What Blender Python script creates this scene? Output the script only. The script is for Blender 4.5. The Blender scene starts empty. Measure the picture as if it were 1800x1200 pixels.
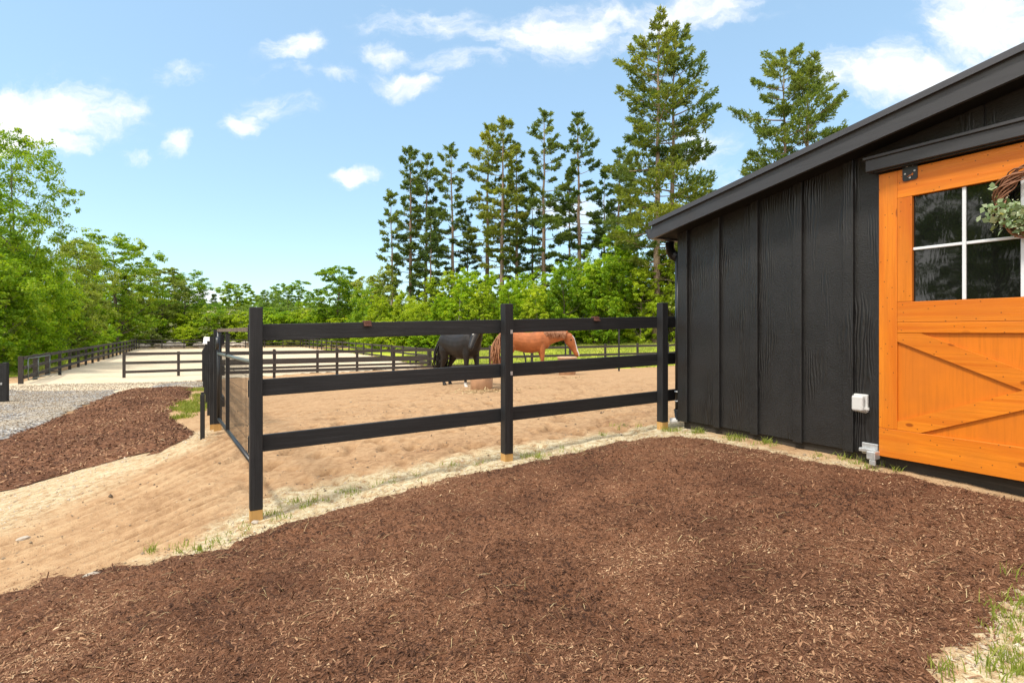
import bpy, bmesh, math, random
import numpy as np
from mathutils import Vector, Matrix

random.seed(7)
rng = np.random.default_rng(11)
SC = bpy.context.scene
COL = SC.collection
R = math.radians
F, HOR, CAMZ = 950.0, 583.0, 1.5

# ------------------------------------------------------------------ helpers
def tag(o, label=None, cat=None, group=None, kind=None):
    if label: o['label'] = label
    if cat: o['category'] = cat
    if group: o['group'] = group
    if kind: o['kind'] = kind
    return o

def empty(name, loc, rz=0.0, label=None, cat=None, group=None):
    o = bpy.data.objects.new(name, None)
    COL.objects.link(o)
    o.location = loc
    o.rotation_euler = (0, 0, rz)
    o.empty_display_size = 0.2
    return tag(o, label, cat, group)

def link(name, me, mat=None, parent=None, loc=None, rz=None):
    o = bpy.data.objects.new(name, me)
    COL.objects.link(o)
    if mat is not None and len(me.materials) == 0:
        me.materials.append(mat)
    if parent is not None: o.parent = parent
    if loc is not None: o.location = loc
    if rz is not None: o.rotation_euler = (0, 0, rz)
    return o

def bevel(o, w=0.004, seg=1):
    m = o.modifiers.new('bevel', 'BEVEL')
    m.width = w; m.segments = seg; m.limit_method = 'ANGLE'; m.angle_limit = R(40)
    return o

class MB:
    """collects geometry and links it as ONE mesh"""
    def __init__(s): s.v = []; s.f = []
    def hexa(s, c):
        n = len(s.v); s.v += [tuple(p) for p in c]
        for q in ((0,3,2,1),(4,5,6,7),(0,1,5,4),(1,2,6,5),(2,3,7,6),(3,0,4,7)):
            s.f.append(tuple(n+i for i in q))
        return s
    def box(s, x0, x1, y0, y1, z0, z1):
        return s.hexa([(x0,y0,z0),(x1,y0,z0),(x1,y1,z0),(x0,y1,z0),(x0,y0,z1),(x1,y0,z1),(x1,y1,z1),(x0,y1,z1)])
    def prism(s, pts, axis, a, b):
        """pts: 2D outline (ccw) extruded along axis between a and b"""
        n = len(s.v); k = len(pts)
        def P(p, t):
            return {'x': (t,p[0],p[1]), 'y': (p[0],t,p[1]), 'z': (p[0],p[1],t)}[axis]
        s.v += [P(p,a) for p in pts] + [P(p,b) for p in pts]
        s.f.append(tuple(n+i for i in range(k))[::-1]); s.f.append(tuple(n+k+i for i in range(k)))
        for i in range(k):
            j = (i+1) % k
            s.f.append((n+i, n+j, n+k+j, n+k+i))
        return s
    def tube(s, pts, rad, seg=6, cap=True):
        pts = [Vector(p) for p in pts]
        if not hasattr(rad, '__len__'): rad = [rad]*len(pts)
        n = len(s.v); up = Vector((0,0,1))
        for i, p in enumerate(pts):
            t = (pts[min(i+1,len(pts)-1)] - pts[max(i-1,0)])
            if t.length < 1e-9: t = Vector((0,0,1))
            t.normalize()
            a = t.cross(up)
            if a.length < 0.05: a = t.cross(Vector((1,0,0)))
            a.normalize(); b = t.cross(a)
            for k in range(seg):
                th = 2*math.pi*k/seg
                s.v.append(tuple(p + rad[i]*(math.cos(th)*a + math.sin(th)*b)))
        for i in range(len(pts)-1):
            for k in range(seg):
                k2 = (k+1) % seg
                s.f.append((n+i*seg+k, n+i*seg+k2, n+(i+1)*seg+k2, n+(i+1)*seg+k))
        if cap:
            s.f.append(tuple(n+k for k in range(seg))[::-1])
            e = n+(len(pts)-1)*seg
            s.f.append(tuple(e+k for k in range(seg)))
        return s
    def loft(s, secs, seg=14):
        """secs: (center, side_vec, up_vec) elliptical sections, capped"""
        n = len(s.v)
        for c, a, b in secs:
            for k in range(seg):
                th = 2*math.pi*k/seg
                s.v.append(tuple(Vector(c) + math.cos(th)*Vector(a) + math.sin(th)*Vector(b)))
        for i in range(len(secs)-1):
            for k in range(seg):
                k2 = (k+1) % seg
                s.f.append((n+i*seg+k, n+i*seg+k2, n+(i+1)*seg+k2, n+(i+1)*seg+k))
        s.f.append(tuple(n+k for k in range(seg))[::-1])
        e = n+(len(secs)-1)*seg
        s.f.append(tuple(e+k for k in range(seg)))
        return s
    def lathe(s, prof, seg=20, c=(0,0,0)):
        n = len(s.v)
        for r, z in prof:
            for k in range(seg):
                th = 2*math.pi*k/seg
                s.v.append((c[0]+r*math.cos(th), c[1]+r*math.sin(th), c[2]+z))
        for i in range(len(prof)-1):
            for k in range(seg):
                k2 = (k+1) % seg
                s.f.append((n+i*seg+k, n+i*seg+k2, n+(i+1)*seg+k2, n+(i+1)*seg+k))
        s.f.append(tuple(n+k for k in range(seg))[::-1])
        e = n+(len(prof)-1)*seg
        s.f.append(tuple(e+k for k in range(seg)))
        return s
    def mesh(s, name, smooth=False):
        me = bpy.data.meshes.new(name)
        me.from_pydata(s.v, [], s.f)
        bm = bmesh.new(); bm.from_mesh(me)
        bmesh.ops.recalc_face_normals(bm, faces=bm.faces)
        bm.to_mesh(me); bm.free()
        if smooth:
            me.polygons.foreach_set('use_smooth', [True]*len(me.polygons))
        return me
    def build(s, name, mat, parent=None, loc=None, rz=None, smooth=False):
        return link(name, s.mesh(name, smooth), mat, parent, loc, rz)

def quads_mesh(name, V, nq, attrs=None, smooth=False, k=4):
    """V: (nq*k,3) array, consecutive k verts form a face; attrs: name -> per-face values"""
    me = bpy.data.meshes.new(name)
    me.vertices.add(len(V)); me.vertices.foreach_set('co', np.asarray(V, np.float32).ravel())
    me.loops.add(nq*k); me.loops.foreach_set('vertex_index', np.arange(nq*k, dtype=np.int32))
    me.polygons.add(nq)
    me.polygons.foreach_set('loop_start', np.arange(0, nq*k, k, dtype=np.int32))
    me.update(calc_edges=True)
    for a, val in (attrs or {}).items():
        at = me.attributes.new(a, 'FLOAT', 'POINT')
        at.data.foreach_set('value', np.repeat(np.asarray(val, np.float32), k))
    return me

def grid_mesh(name, X, Y, Z, keep=None, attrs=None):
    """X,Y,Z 2D arrays"""
    ny, nx = X.shape
    V = np.stack([X, Y, Z], -1).reshape(-1, 3).astype(np.float32)
    i, j = np.meshgrid(np.arange(nx-1), np.arange(ny-1))
    q = np.stack([j*nx+i, j*nx+i+1, (j+1)*nx+i+1, (j+1)*nx+i], -1).reshape(-1, 4)
    if keep is not None: q = q[keep.ravel()]
    used = np.unique(q)
    remap = np.full(len(V), -1, np.int64); remap[used] = np.arange(len(used))
    q = remap[q]; V = V[used]
    me = bpy.data.meshes.new(name)
    me.vertices.add(len(V)); me.vertices.foreach_set('co', V.ravel())
    me.loops.add(q.size); me.loops.foreach_set('vertex_index', q.ravel().astype(np.int32))
    me.polygons.add(len(q)); me.polygons.foreach_set('loop_start', np.arange(0, q.size, 4, dtype=np.int32))
    me.update(calc_edges=True)
    me.polygons.foreach_set('use_smooth', [True]*len(q))
    for a, val in (attrs or {}).items():
        at = me.attributes.new(a, 'FLOAT', 'POINT')
        at.data.foreach_set('value', val.ravel()[used].astype(np.float32))
    return me

_tab = rng.random((256, 256))
def vnoise(x, y, sc=1.0, seed=0):
    x = np.asarray(x, float)/sc + seed*17.3; y = np.asarray(y, float)/sc + seed*31.7
    xi = np.floor(x).astype(int); yi = np.floor(y).astype(int)
    fx = x-xi; fy = y-yi
    fx = fx*fx*(3-2*fx); fy = fy*fy*(3-2*fy)
    t = lambda a, b: _tab[a & 255, b & 255]
    return (t(xi,yi)*(1-fx)+t(xi+1,yi)*fx)*(1-fy) + (t(xi,yi+1)*(1-fx)+t(xi+1,yi+1)*fx)*fy
def fbm(x, y, sc=1.0, seed=0, o=4):
    s = 0; a = .5; tot = 0
    for k in range(o):
        s = s + a*vnoise(x, y, sc, seed+k); tot += a; a *= .5; sc *= .5
    return s/tot

def in_poly(x, y, poly):
    x = np.asarray(x); y = np.asarray(y)
    c = np.zeros(x.shape, bool)
    n = len(poly)
    for i in range(n):
        x1, y1 = poly[i]; x2, y2 = poly[(i+1) % n]
        if y1 == y2: continue
        m = ((y1 > y) != (y2 > y)) & (x < (x2-x1)*(y-y1)/(y2-y1)+x1)
        c ^= m
    return c
def poly_dist(x, y, poly):
    d = np.full(np.shape(x), 1e9)
    n = len(poly)
    for i in range(n):
        a = np.array(poly[i]); b = np.array(poly[(i+1) % n]); e = b-a
        L = max(e@e, 1e-9)
        t = np.clip(((x-a[0])*e[0]+(y-a[1])*e[1])/L, 0, 1)
        d = np.minimum(d, np.hypot(x-a[0]-t*e[0], y-a[1]-t*e[1]))
    return d

# ------------------------------------------------------------------ terrain: heights measured where things stand
CTRL = [(-.0,2.3,0),(2.0,2.1,.14),(-2.4,2.55,-.16),(0,-3,0),(-5,-3,-.3),(5,-3,.2),
 (-2.18,4.6,-.10),(-.04,5.75,.13),(1.93,6.84,.26),(2.11,6.73,.30),(3.26,4.8,.31),(3.76,3.97,.28),(5,2,.25),
 (-1.1,5.15,.02),(-4.21,7.73,.10),(-3.2,6.2,-.02),(-3.9,4.1,-.30),(-6.5,6.9,-.5),(-5.4,9.0,-.27),(-4.87,8.5,-.14),
 (-8.6,14.5,-.36),(-12.5,17,-.45),(-13.3,14,-.40),(-19.1,21,-.56),(-21.2,24.7,-.5),(-41.7,60,-.42),(-27,69.7,-.5),
 (-4.76,31.6,-.6),(-17.3,24.1,-.6),(-11.3,19.8,-.31),(-6.2,22.8,-.27),(-8,25.6,-.6),(.4,26.7,-.45),(8,31.2,-.5),
 (.9,18,.08),(-1.4,13.6,.14),(2,12,.22),(6,14,.22),(9,20,.0),(10,48,.55),(0,48,.2),(-12,60,-.3),(22,44,.7),(18,28,-.1),
 (30,15,.2),(-30,10,-.6),(-40,30,-.5),(-60,60,0),(-30,90,.2),(0,90,1.2),(40,80,2.0),(-70,120,1),(0,140,2),(70,120,3),(80,20,1),(-80,0,0),(-20,-30,-.5),(40,-30,.3),
 (-150,200,3),(0,240,3),(150,200,4),(-160,0,1),(160,0,2)]
_c = np.array(CTRL, float)
def _k(r): return np.sqrt(r*r+1.2)
_D = np.hypot(_c[:,None,0]-_c[None,:,0], _c[:,None,1]-_c[None,:,1])
_n = len(_c)
_A = np.zeros((_n+3,_n+3)); _A[:_n,:_n] = _k(_D)-np.eye(_n)*.02
_A[:_n,_n] = 1; _A[:_n,_n+1:] = _c[:,:2]; _A[_n,:_n] = 1; _A[_n+1:,:_n] = _c[:,:2].T
_w = np.linalg.solve(_A, np.concatenate([_c[:,2], np.zeros(3)]))
def GZ(x, y):
    x = np.asarray(x, float); y = np.asarray(y, float)
    out = _w[_n]+_w[_n+1]*x+_w[_n+2]*y
    for i in range(_n):
        out = out + _w[i]*_k(np.hypot(x-_c[i,0], y-_c[i,1]))
    return out
def gz(x, y): return float(GZ(x, y))

def at(px, d):
    """ground point along the line of sight px at depth d"""
    x = (px-900)/F*d
    return (x, d, gz(x, d))
def hit(px, py, dmax=90):
    """where the line of sight through a pixel of the photograph meets the ground"""
    d = np.linspace(1.2, dmax, 3000)
    x = (px-900)/F*d
    e = (CAMZ-(py-HOR)*d/F) - GZ(x, d)
    i = np.argmax(e < 0) if (e < 0).any() else len(d)-1
    return (float(x[i]), float(d[i]))

# ------------------------------------------------------------------ materials
class NT:
    def __init__(s, mat):
        mat.use_nodes = True
        s.t = mat.node_tree; s.t.nodes.clear()
    def n(s, typ, **kw):
        nd = s.t.nodes.new(typ)
        for k, v in kw.items():
            if k.startswith('i_'):
                nd.inputs[k[2:].replace('_', ' ')].default_value = v
            else: setattr(nd, k, v)
        return nd
    def l(s, a, b): s.t.links.new(a, b)
    def ramp(s, stops, fac=None, interp='LINEAR'):
        r = s.n('ShaderNodeValToRGB'); r.color_ramp.interpolation = interp
        e = r.color_ramp.elements
        while len(e) < len(stops): e.new(.5)
        for el, (p, c) in zip(e, stops):
            el.position = p; el.color = (*c, 1) if len(c) == 3 else c
        if fac is not None: s.l(fac, r.inputs[0])
        return r.outputs[0]
    def noise(s, vec, scale, detail=4, rough=.6, dist=0.0):
        nd = s.n('ShaderNodeTexNoise'); nd.inputs['Scale'].default_value = scale
        nd.inputs['Detail'].default_value = detail; nd.inputs['Roughness'].default_value = rough
        nd.inputs['Distortion'].default_value = dist
        if vec is not None: s.l(vec, nd.inputs['Vector'])
        return nd.outputs['Fac']
    def map(s, vec, scale=(1,1,1), rot=(0,0,0), loc=(0,0,0)):
        m = s.n('ShaderNodeMapping'); m.inputs['Scale'].default_value = scale
        m.inputs['Rotation'].default_value = rot; m.inputs['Location'].default_value = loc
        s.l(vec, m.inputs['Vector']); return m.outputs[0]
    def mix(s, a, b, fac, mode='MIX'):
        m = s.n('ShaderNodeMix', data_type='RGBA', blend_type=mode)
        for sock, val in ((m.inputs[0], fac), (m.inputs[6], a), (m.inputs[7], b)):
            if hasattr(val, 'is_linked') or hasattr(val, 'links'): s.l(val, sock)
            elif isinstance(val, (int, float)): sock.default_value = val
            else: sock.default_value = (*val, 1) if len(val) == 3 else val
        return m.outputs[2]
    def math(s, op, a, b=None, clamp=False):
        m = s.n('ShaderNodeMath', operation=op); m.use_clamp = clamp
        for i, v in enumerate((a, b)):
            if v is None: continue
            if isinstance(v, (int, float)): m.inputs[i].default_value = v
            else: s.l(v, m.inputs[i])
        return m.outputs[0]
    def bump(s, h, strength=.5, dist=.01, nrm=None):
        b = s.n('ShaderNodeBump'); b.inputs['Strength'].default_value = strength
        b.inputs['Distance'].default_value = dist; s.l(h, b.inputs['Height'])
        if nrm is not None: s.l(nrm, b.inputs['Normal'])
        return b.outputs[0]
    def attr(s, name):
        a = s.n('ShaderNodeAttribute'); a.attribute_name = name; return a.outputs['Fac']
    def obj(s): return s.n('ShaderNodeTexCoord').outputs['Object']
    def pos(s): return s.n('ShaderNodeNewGeometry').outputs['Position']
    def out(s, col, rough=.7, nrm=None, spec=.3, metal=0.0):
        p = s.n('ShaderNodeBsdfPrincipled')
        if isinstance(col, tuple): p.inputs['Base Color'].default_value = (*col, 1)
        else: s.l(col, p.inputs['Base Color'])
        if isinstance(rough, (int, float)): p.inputs['Roughness'].default_value = rough
        else: s.l(rough, p.inputs['Roughness'])
        p.inputs['Specular IOR Level'].default_value = spec
        p.inputs['Metallic'].default_value = metal
        if nrm is not None: s.l(nrm, p.inputs['Normal'])
        o = s.n('ShaderNodeOutputMaterial'); s.l(p.outputs[0], o.inputs[0])
        return p

def newmat(name): return bpy.data.materials.new(name)

def plain(name, col, rough=.6, spec=.3, metal=0.0, var=.15, sc=20, bump=.1):
    m = newmat(name); t = NT(m); v = t.obj()
    n1 = t.noise(v, sc, 5)
    c = t.ramp([(.25, tuple(x*(1-var) for x in col)), (.75, tuple(min(1, x*(1+var)) for x in col))], n1)
    t.out(c, rough, t.bump(t.noise(v, sc*4, 3), bump, .003), spec, metal)
    return m

def painted_wood(name, col, axis, grain=.5, rough=.5, spec=.4, knots=False, hi=1.5):
    """paint or stain over sawn wood, grain running along local axis"""
    m = newmat(name); t = NT(m); v = t.obj()
    sc = [26, 26, 26]; sc['xyz'.index(axis)] = 1.1
    oi = t.n('ShaderNodeObjectInfo').outputs['Random']
    off = t.n('ShaderNodeVectorMath', operation='MULTIPLY_ADD')
    cmb = t.n('ShaderNodeCombineXYZ'); t.l(oi, cmb.inputs[0]); t.l(oi, cmb.inputs[1]); t.l(oi, cmb.inputs[2])
    t.l(cmb.outputs[0], off.inputs[0]); off.inputs[1].default_value = (37, 53, 71); t.l(v, off.inputs[2])
    g = t.noise(t.map(off.outputs[0], tuple(sc)), 1.6, 6, .65, .6)
    b = t.noise(off.outputs[0], 3.0, 4, .6)
    c = t.ramp([(.2, tuple(x*.72 for x in col)), (.5, col), (.85, tuple(min(1, x*hi) for x in col))], g)
    c = t.mix(c, tuple(x*.8 for x in col), t.ramp([(.4, (0,0,0)), (.7, (.6,.6,.6))], b))
    if knots:
        s_ = t.noise(t.map(off.outputs[0], tuple(x*.35 for x in sc)), 1.0, 5, .6, .8)
        c = t.mix(c, tuple(x*y for x, y in zip(col, (.80,.62,.5))), t.ramp([(.46,(0,0,0)),(.66,(.8,.8,.8))], s_))
    if knots:
        sx = t.n('ShaderNodeSeparateXYZ'); t.l(v, sx.inputs[0]); c2 = t.n('ShaderNodeCombineXYZ')
        t.l(t.math('ADD', sx.outputs[0], t.math('MULTIPLY', oi, 7.0)), c2.inputs[0]); t.l(sx.outputs[2], c2.inputs[1])
        vo = t.n('ShaderNodeTexVoronoi', voronoi_dimensions='2D'); vo.inputs['Scale'].default_value = 1.0
        ks = (2.2, 4.2, 1) if axis == 'x' else (5.0, 1.7, 1)
        t.l(t.map(c2.outputs[0], ks), vo.inputs['Vector'])
        k = t.ramp([(.045, (1,1,1)), (.075, (0,0,0))], vo.outputs['Distance'])
        kc = t.n('ShaderNodeSeparateColor'); t.l(vo.outputs['Color'], kc.inputs[0])
        k = t.math('MULTIPLY', k, t.math('MULTIPLY', t.math('GREATER_THAN', kc.outputs[0], .68), t.math('ADD', .35, kc.outputs[1])), True)
        c = t.mix(c, tuple(x*y for x, y in zip(col, (.45,.36,.4))), k)
        # nail heads
        v2 = t.n('ShaderNodeTexVoronoi', voronoi_dimensions='2D'); v2.inputs['Scale'].default_value = 8.5
        t.l(c2.outputs[0], v2.inputs['Vector'])
        k2 = t.ramp([(.030, (1,1,1)), (.045, (0,0,0))], v2.outputs['Distance'])
        c = t.mix(c, (.05,.025,.01), t.math('MULTIPLY', k2, .8))
    if knots or hi == 1.1:
        c = t.mix(c, t.ramp([(0, (.80,.74,.7)), (.5, (1,1,1)), (1, (1.0,1.0,1.0))], oi), 1.0, 'MULTIPLY')
    rr = t.ramp([(.3, (rough*.8,)*3), (.7, (min(1,rough*1.25),)*3)], b)
    t.out(c, rr, t.bump(g, grain, .004), spec)
    return m

M = {}
M['black_rail'] = painted_wood('black stained board', (.0165,.0163,.0172), 'x', .6, .52, .35, hi=2.6)
M['black_post'] = painted_wood('black stained post', (.0158,.0156,.0164), 'z', .55, .52, .35, hi=2.4)
M['bare_wood'] = painted_wood('bare pressure treated pine', (.50,.29,.10), 'z', .5, .7, .2, hi=1.3)
M['far_rail'] = painted_wood('weathered dark fence board', (.06,.05,.045), 'x', .4, .7, .2, hi=1.6)
M['far_post'] = painted_wood('weathered dark fence post', (.055,.046,.041), 'z', .4, .7, .2, hi=1.6)
M['trim'] = painted_wood('charcoal trim paint', (.040,.039,.042), 'x', .15, .42, .45, hi=1.15)
M['orange_x'] = painted_wood('orange stained pine along', (.66,.196,.013), 'x', .5, .38, .35, True, 1.22)
M['orange_z'] = painted_wood('orange stained pine upright', (.66,.198,.014), 'z', .5, .38, .35, True, 1.22)
M['orange_p'] = painted_wood('orange stained panel', (.60,.165,.011), 'z', .15, .4, .35, False, 1.1)
M['roof'] = plain('dark grey metal roofing', (.06,.06,.067), .4, .5, .2, .1, 3)
M['soffit'] = plain('black soffit', (.008,.008,.008), .7, .2)
M['skirt'] = painted_wood('weathered skirt board', (.045,.038,.030), 'x', .8, .8, .2, hi=1.8)
M['black_metal'] = plain('black painted steel', (.015,.015,.016), .35, .5)
M['green_metal'] = plain('grey green enamelled tube', (.11,.13,.12), .35, .5)
M['galv'] = plain('galvanised steel', (.55,.56,.56), .38, .5, .6, .2, 30)
M['plastic_grey'] = plain('pale grey plastic', (.56,.55,.53), .4, .4, 0, .06, 8)
M['plastic_black'] = plain('black corrugated plastic', (.012,.012,.012), .4, .4)
M['muntin'] = plain('white window bar', (.66,.68,.70), .4, .4, 0, .04)
M['white'] = plain('white scuffed paint', (.75,.74,.70), .6, .3, 0, .15, 40)
M['tub'] = plain('brown moulded tub', (.36,.20,.11), .55, .3, 0, .25, 7)
M['tub_rim'] = plain('pale tub rim', (.55,.36,.22), .6, .3, 0, .2, 12)
M['rust'] = plain('rust brown bracket', (.12,.05,.035), .7, .3, 0, .3, 60)
M['rubber'] = plain('black rubber', (.015,.015,.015), .8, .2)
M['stone'] = plain('field stone', (.42,.36,.29), .9, .2, 0, .35, 4, .6)
M['vine'] = painted_wood('brown vine', (.24,.11,.06), 'x', .5, .6, .3, hi=2.0)
M['logwood'] = plain('grey log', (.14,.11,.085), .9, .2, 0, .4, 5, .5)

def glass():
    m = newmat('dark window glass'); t = NT(m)
    v = t.obj()
    n = t.noise(t.map(v, (6,6,2.0)), 1.0, 3, .5, .8)
    t.out((.006,.007,.006), .03, t.bump(n, .045, .02), .65)
    return m
M['glass'] = glass()

def siding():
    m = newmat('black embossed siding'); t = NT(m); v = t.obj()
    a = t.noise(t.map(v, (1,1,.35)), 4.0, 3, .5, .3)
    w = t.n('ShaderNodeTexWave', wave_type='BANDS', bands_direction='X')
    w.inputs['Scale'].default_value = 11; w.inputs['Distortion'].default_value = 14
    w.inputs['Detail'].default_value = 3; w.inputs['Detail Scale'].default_value = .8
    t.l(t.map(t.n('ShaderNodeVectorMath', operation='ADD').outputs[0] if False else v, (1,1,.22)), w.inputs['Vector'])
    g = t.noise(t.map(v, (12,12,46)), 3.0, 3, .6, .4)
    msk = t.ramp([(.50, (0,0,0)), (.66, (.8,.8,.8))], a)
    h = t.mix(t.math('MULTIPLY', g, .55), w.outputs['Fac'], msk)
    big = t.noise(v, 1.3, 4)
    c = t.ramp([(.3, (.0098,.0092,.0090)), (.7, (.0185,.0173,.0168))], big)
    c = t.mix(c, (.03,.028,.027), t.math('MULTIPLY', t.math('GREATER_THAN', t.noise(v, 60, 2), .70), .7))
    rough = t.ramp([(.3, (.30,.30,.30)), (.75, (.50,.50,.50))], t.noise(v, 9, 4))
    t.out(c, rough, t.bump(h, .9, .0075), .48)
    return m
M['siding'] = siding()

def leafmat(name, dark, mid, light, trans=.35, rough=.55):
    m = newmat(name); t = NT(m)
    oi = t.n('ShaderNodeObjectInfo').outputs['Random']
    f = t.math('ADD', t.attr('tone'), t.math('MULTIPLY', t.math('SUBTRACT', oi, .5), .25), True)
    c = t.ramp([(0.0, dark), (.5, mid), (1.0, light)], f)
    p = t.n('ShaderNodeBsdfPrincipled'); t.l(c, p.inputs['Base Color'])
    p.inputs['Roughness'].default_value = rough; p.inputs['Specular IOR Level'].default_value = .25
    tr = t.n('ShaderNodeBsdfTranslucent'); t.l(t.mix(c, (1.0,1.0,.25), 1.0, 'MULTIPLY'), tr.inputs[0])
    mx = t.n('ShaderNodeMixShader'); mx.inputs[0].default_value = trans
    t.l(p.outputs[0], mx.inputs[1]); t.l(tr.outputs[0], mx.inputs[2])
    o = t.n('ShaderNodeOutputMaterial'); t.l(mx.outputs[0], o.inputs[0])
    return m
M['leaf_bright'] = leafmat('bright maple leaves', (.13,.26,.012), (.34,.52,.022), (.58,.66,.05), .55)
M['leaf_mid'] = leafmat('oak leaves', (.095,.20,.014), (.235,.385,.024), (.44,.52,.045), .55)
M['leaf_olive'] = leafmat('olive leaves', (.16,.22,.035), (.33,.40,.07), (.52,.55,.15), .52)
M['leaf_yellow'] = leafmat('yellow green leaves', (.19,.29,.016), (.43,.55,.03), (.64,.69,.07), .55)
M['leaf_far'] = leafmat('distant leaves', (.10,.19,.04), (.21,.32,.065), (.37,.46,.12), .52)
M['leaf_flower'] = leafmat('shrub leaves with pale blossom', (.10,.16,.02), (.24,.30,.06), (.72,.68,.52), .3)
M['pine'] = leafmat('pine needles', (.05,.095,.028), (.15,.215,.05), (.32,.365,.09), .42)
M['pine_yellow'] = leafmat('yellowing pine needles', (.095,.135,.028), (.25,.295,.052), (.46,.45,.085), .43)
M['pine_dark'] = leafmat('dark spruce needles', (.036,.072,.026), (.095,.155,.046), (.21,.275,.085), .4)
M['grass_blade'] = leafmat('grass blades', (.14,.19,.025), (.28,.34,.055), (.48,.46,.15), .35)
M['wreath_leaf'] = leafmat('pale eucalyptus leaves', (.16,.24,.10), (.34,.42,.24), (.66,.70,.50), .3)

def bark(name, a, b):
    m = newmat(name); t = NT(m); v = t.pos()
    n = t.noise(t.map(v, (5,5,1.2)), 2.5, 5, .65)
    t.out(t.ramp([(.3, a), (.7, b)], n), .9, t.bump(n, .8, .03), .15)
    return m
M['bark_pine'] = bark('pine bark', (.13,.09,.066), (.40,.29,.21))
M['bark_oak'] = bark('grey brown bark', (.06,.045,.035), (.20,.16,.12))
M['bark_birch'] = bark('pale birch bark', (.35,.31,.25), (.62,.58,.5))
SKY = dict(air=1.0, dust=.6, ozone=1.2, tint=(1.18,1.26,1.16), haze=(1.62,2.45,3.30), cloud=(4.6,4.6,4.65), over=(7.6,7.4,7.1), strength=.15, sun=2.4, angle=8.0, exposure=.82)
# ------------------------------------------------------------------ ground regions (outlines found on the ground)
U = np.array([.512,-.859]); NI = np.array([.859,.512])          # along the barn's gable wall / into the barn
C0 = np.array([2.11,6.73])                                       # barn corner
def PX(l): return [hit(*p) for p in l]

MULCH1_EDGE = PX([(-60,1062),(0,1046),(40,1035),(80,1014),(140,1010),(200,1000),(255,994),(300,985),(345,975),(400,963),(443,943),(500,921),(550,907),(600,895),(675,872),(750,853),(820,835),(880,824),(949,808),(1019,794),(1074,780),(1130,771),(1199,768),(1255,774),(1297,786),(1340,793),(1380,800),(1445,816),(1550,832),(1655,853),(1790,885)])
MULCH1 = MULCH1_EDGE + [(4.4,3.0)] + [(3.6,2.9)] + PX([(1800,1028),(1725,1095),(1672,1147),(1620,1200)]) + [(1.35,1.7),(1.1,.8),(1.2,-1.6),(-3.2,-1.6),(-4.4,1.2),(-4.1,2.6)]
MULCH2 = PX([(0,776),(75,746),(149,717),(208,690),(240,685),(290,682),(339,682),(331,697),(301,716),(296,732),(315,745),(331,761),(325,772),(288,791),(213,807),(133,828),(53,852),(0,864)]) + [(-8.6,6.9),(-9.6,8.4)]
GRAVEL = PX([(0,681),(60,678),(110,676.5),(217,675),(300,673),(357,671.5),(352,680),(290,681),(240,684),(204,689),(145,716),(70,746),(0,774)]) + [(-10.2,8.4),(-16,8),(-19,14),(-18,18)]
L0, L1 = (-19.6,21.9), (-41.7,60.0)
R0, R1 = (-4.76,31.6), (-27.0,69.7)
A0 = (-17.3,24.1); B0 = (-11.3,19.8); B1 = (9.2,32.0)
ARENA = [(-20.2,19.6),(L0[0],L0[1]),(L1[0],L1[1]),(R1[0],R1[1]),(R0[0],R0[1]),(-11.2,27.7),(-12.0,21.0),(-11.6,19.2),(-12.2,17.3),(-14.5,17.0),(-17.5,18.0)]
FIELD = [(-4.0,31.9),(-6.3,34.8),(-22,62),(-12,61),(0,49.5),(10,48.5),(24,45),(40,44),(40,24),(17,29.5),(9.2,31.0),(3.5,28.2),(-2.2,24.7),(-3.6,27.5)]
LAWN = [(-22.2,24.0),(-20.8,20.5),(-24,20),(-34,22),(-38,34),(-33,42)]
PATCH = PX([(345,683),(366,684),(374,706),(366,728),(330,744),(300,738),(299,718),(331,697)])
STRIP = PX([(250,985),(330,965),(385,925),(430,890),(480,868),(560,845),(650,835),(740,815),(800,800),(870,790),(960,775),(1060,760),(1150,745),(1195,738),(1215,752),(1290,775),(1400,800),(1550,826)]) + PX([(1550,836),(1400,808),(1290,790),(1199,775),(1130,778),(1019,800),(880,832),(750,862),(600,905),(500,932),(400,978),(300,995)])
STRIP2 = PX([(0,860),(133,824),(288,787),(335,762),(372,752),(385,745),(372,770),(330,792),(250,826),(160,862),(70,905),(0,940)]) + [(-7,5.6)]
DARK_BAND = PX([(470,880),(560,835),(700,822),(850,785),(1000,770),(1140,738),(1150,715),(1000,745),(850,765),(650,795),(520,812)])  # darker brown band of sand just behind the near fence
CORNER = PX([(1800,1015),(1720,1090),(1660,1150),(1600,1215)]) + [(1.3,1.5),(3.2,1.2),(4.6,2.6),(3.9,3.0)]
TRACK = PX([(0,945),(160,870),(330,795),(385,752),(435,760),(436,860),(330,940),(230,985),(60,1010),(0,1030)]) + [(-5,3)]
PADDOCK = [(-2.18,4.6),(-4.2,7.7),(-11.3,19.8),(9.2,32),(14,30),(4,14),(2.0,6.9)]
GATEDIR = np.array([.35,.937])

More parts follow.
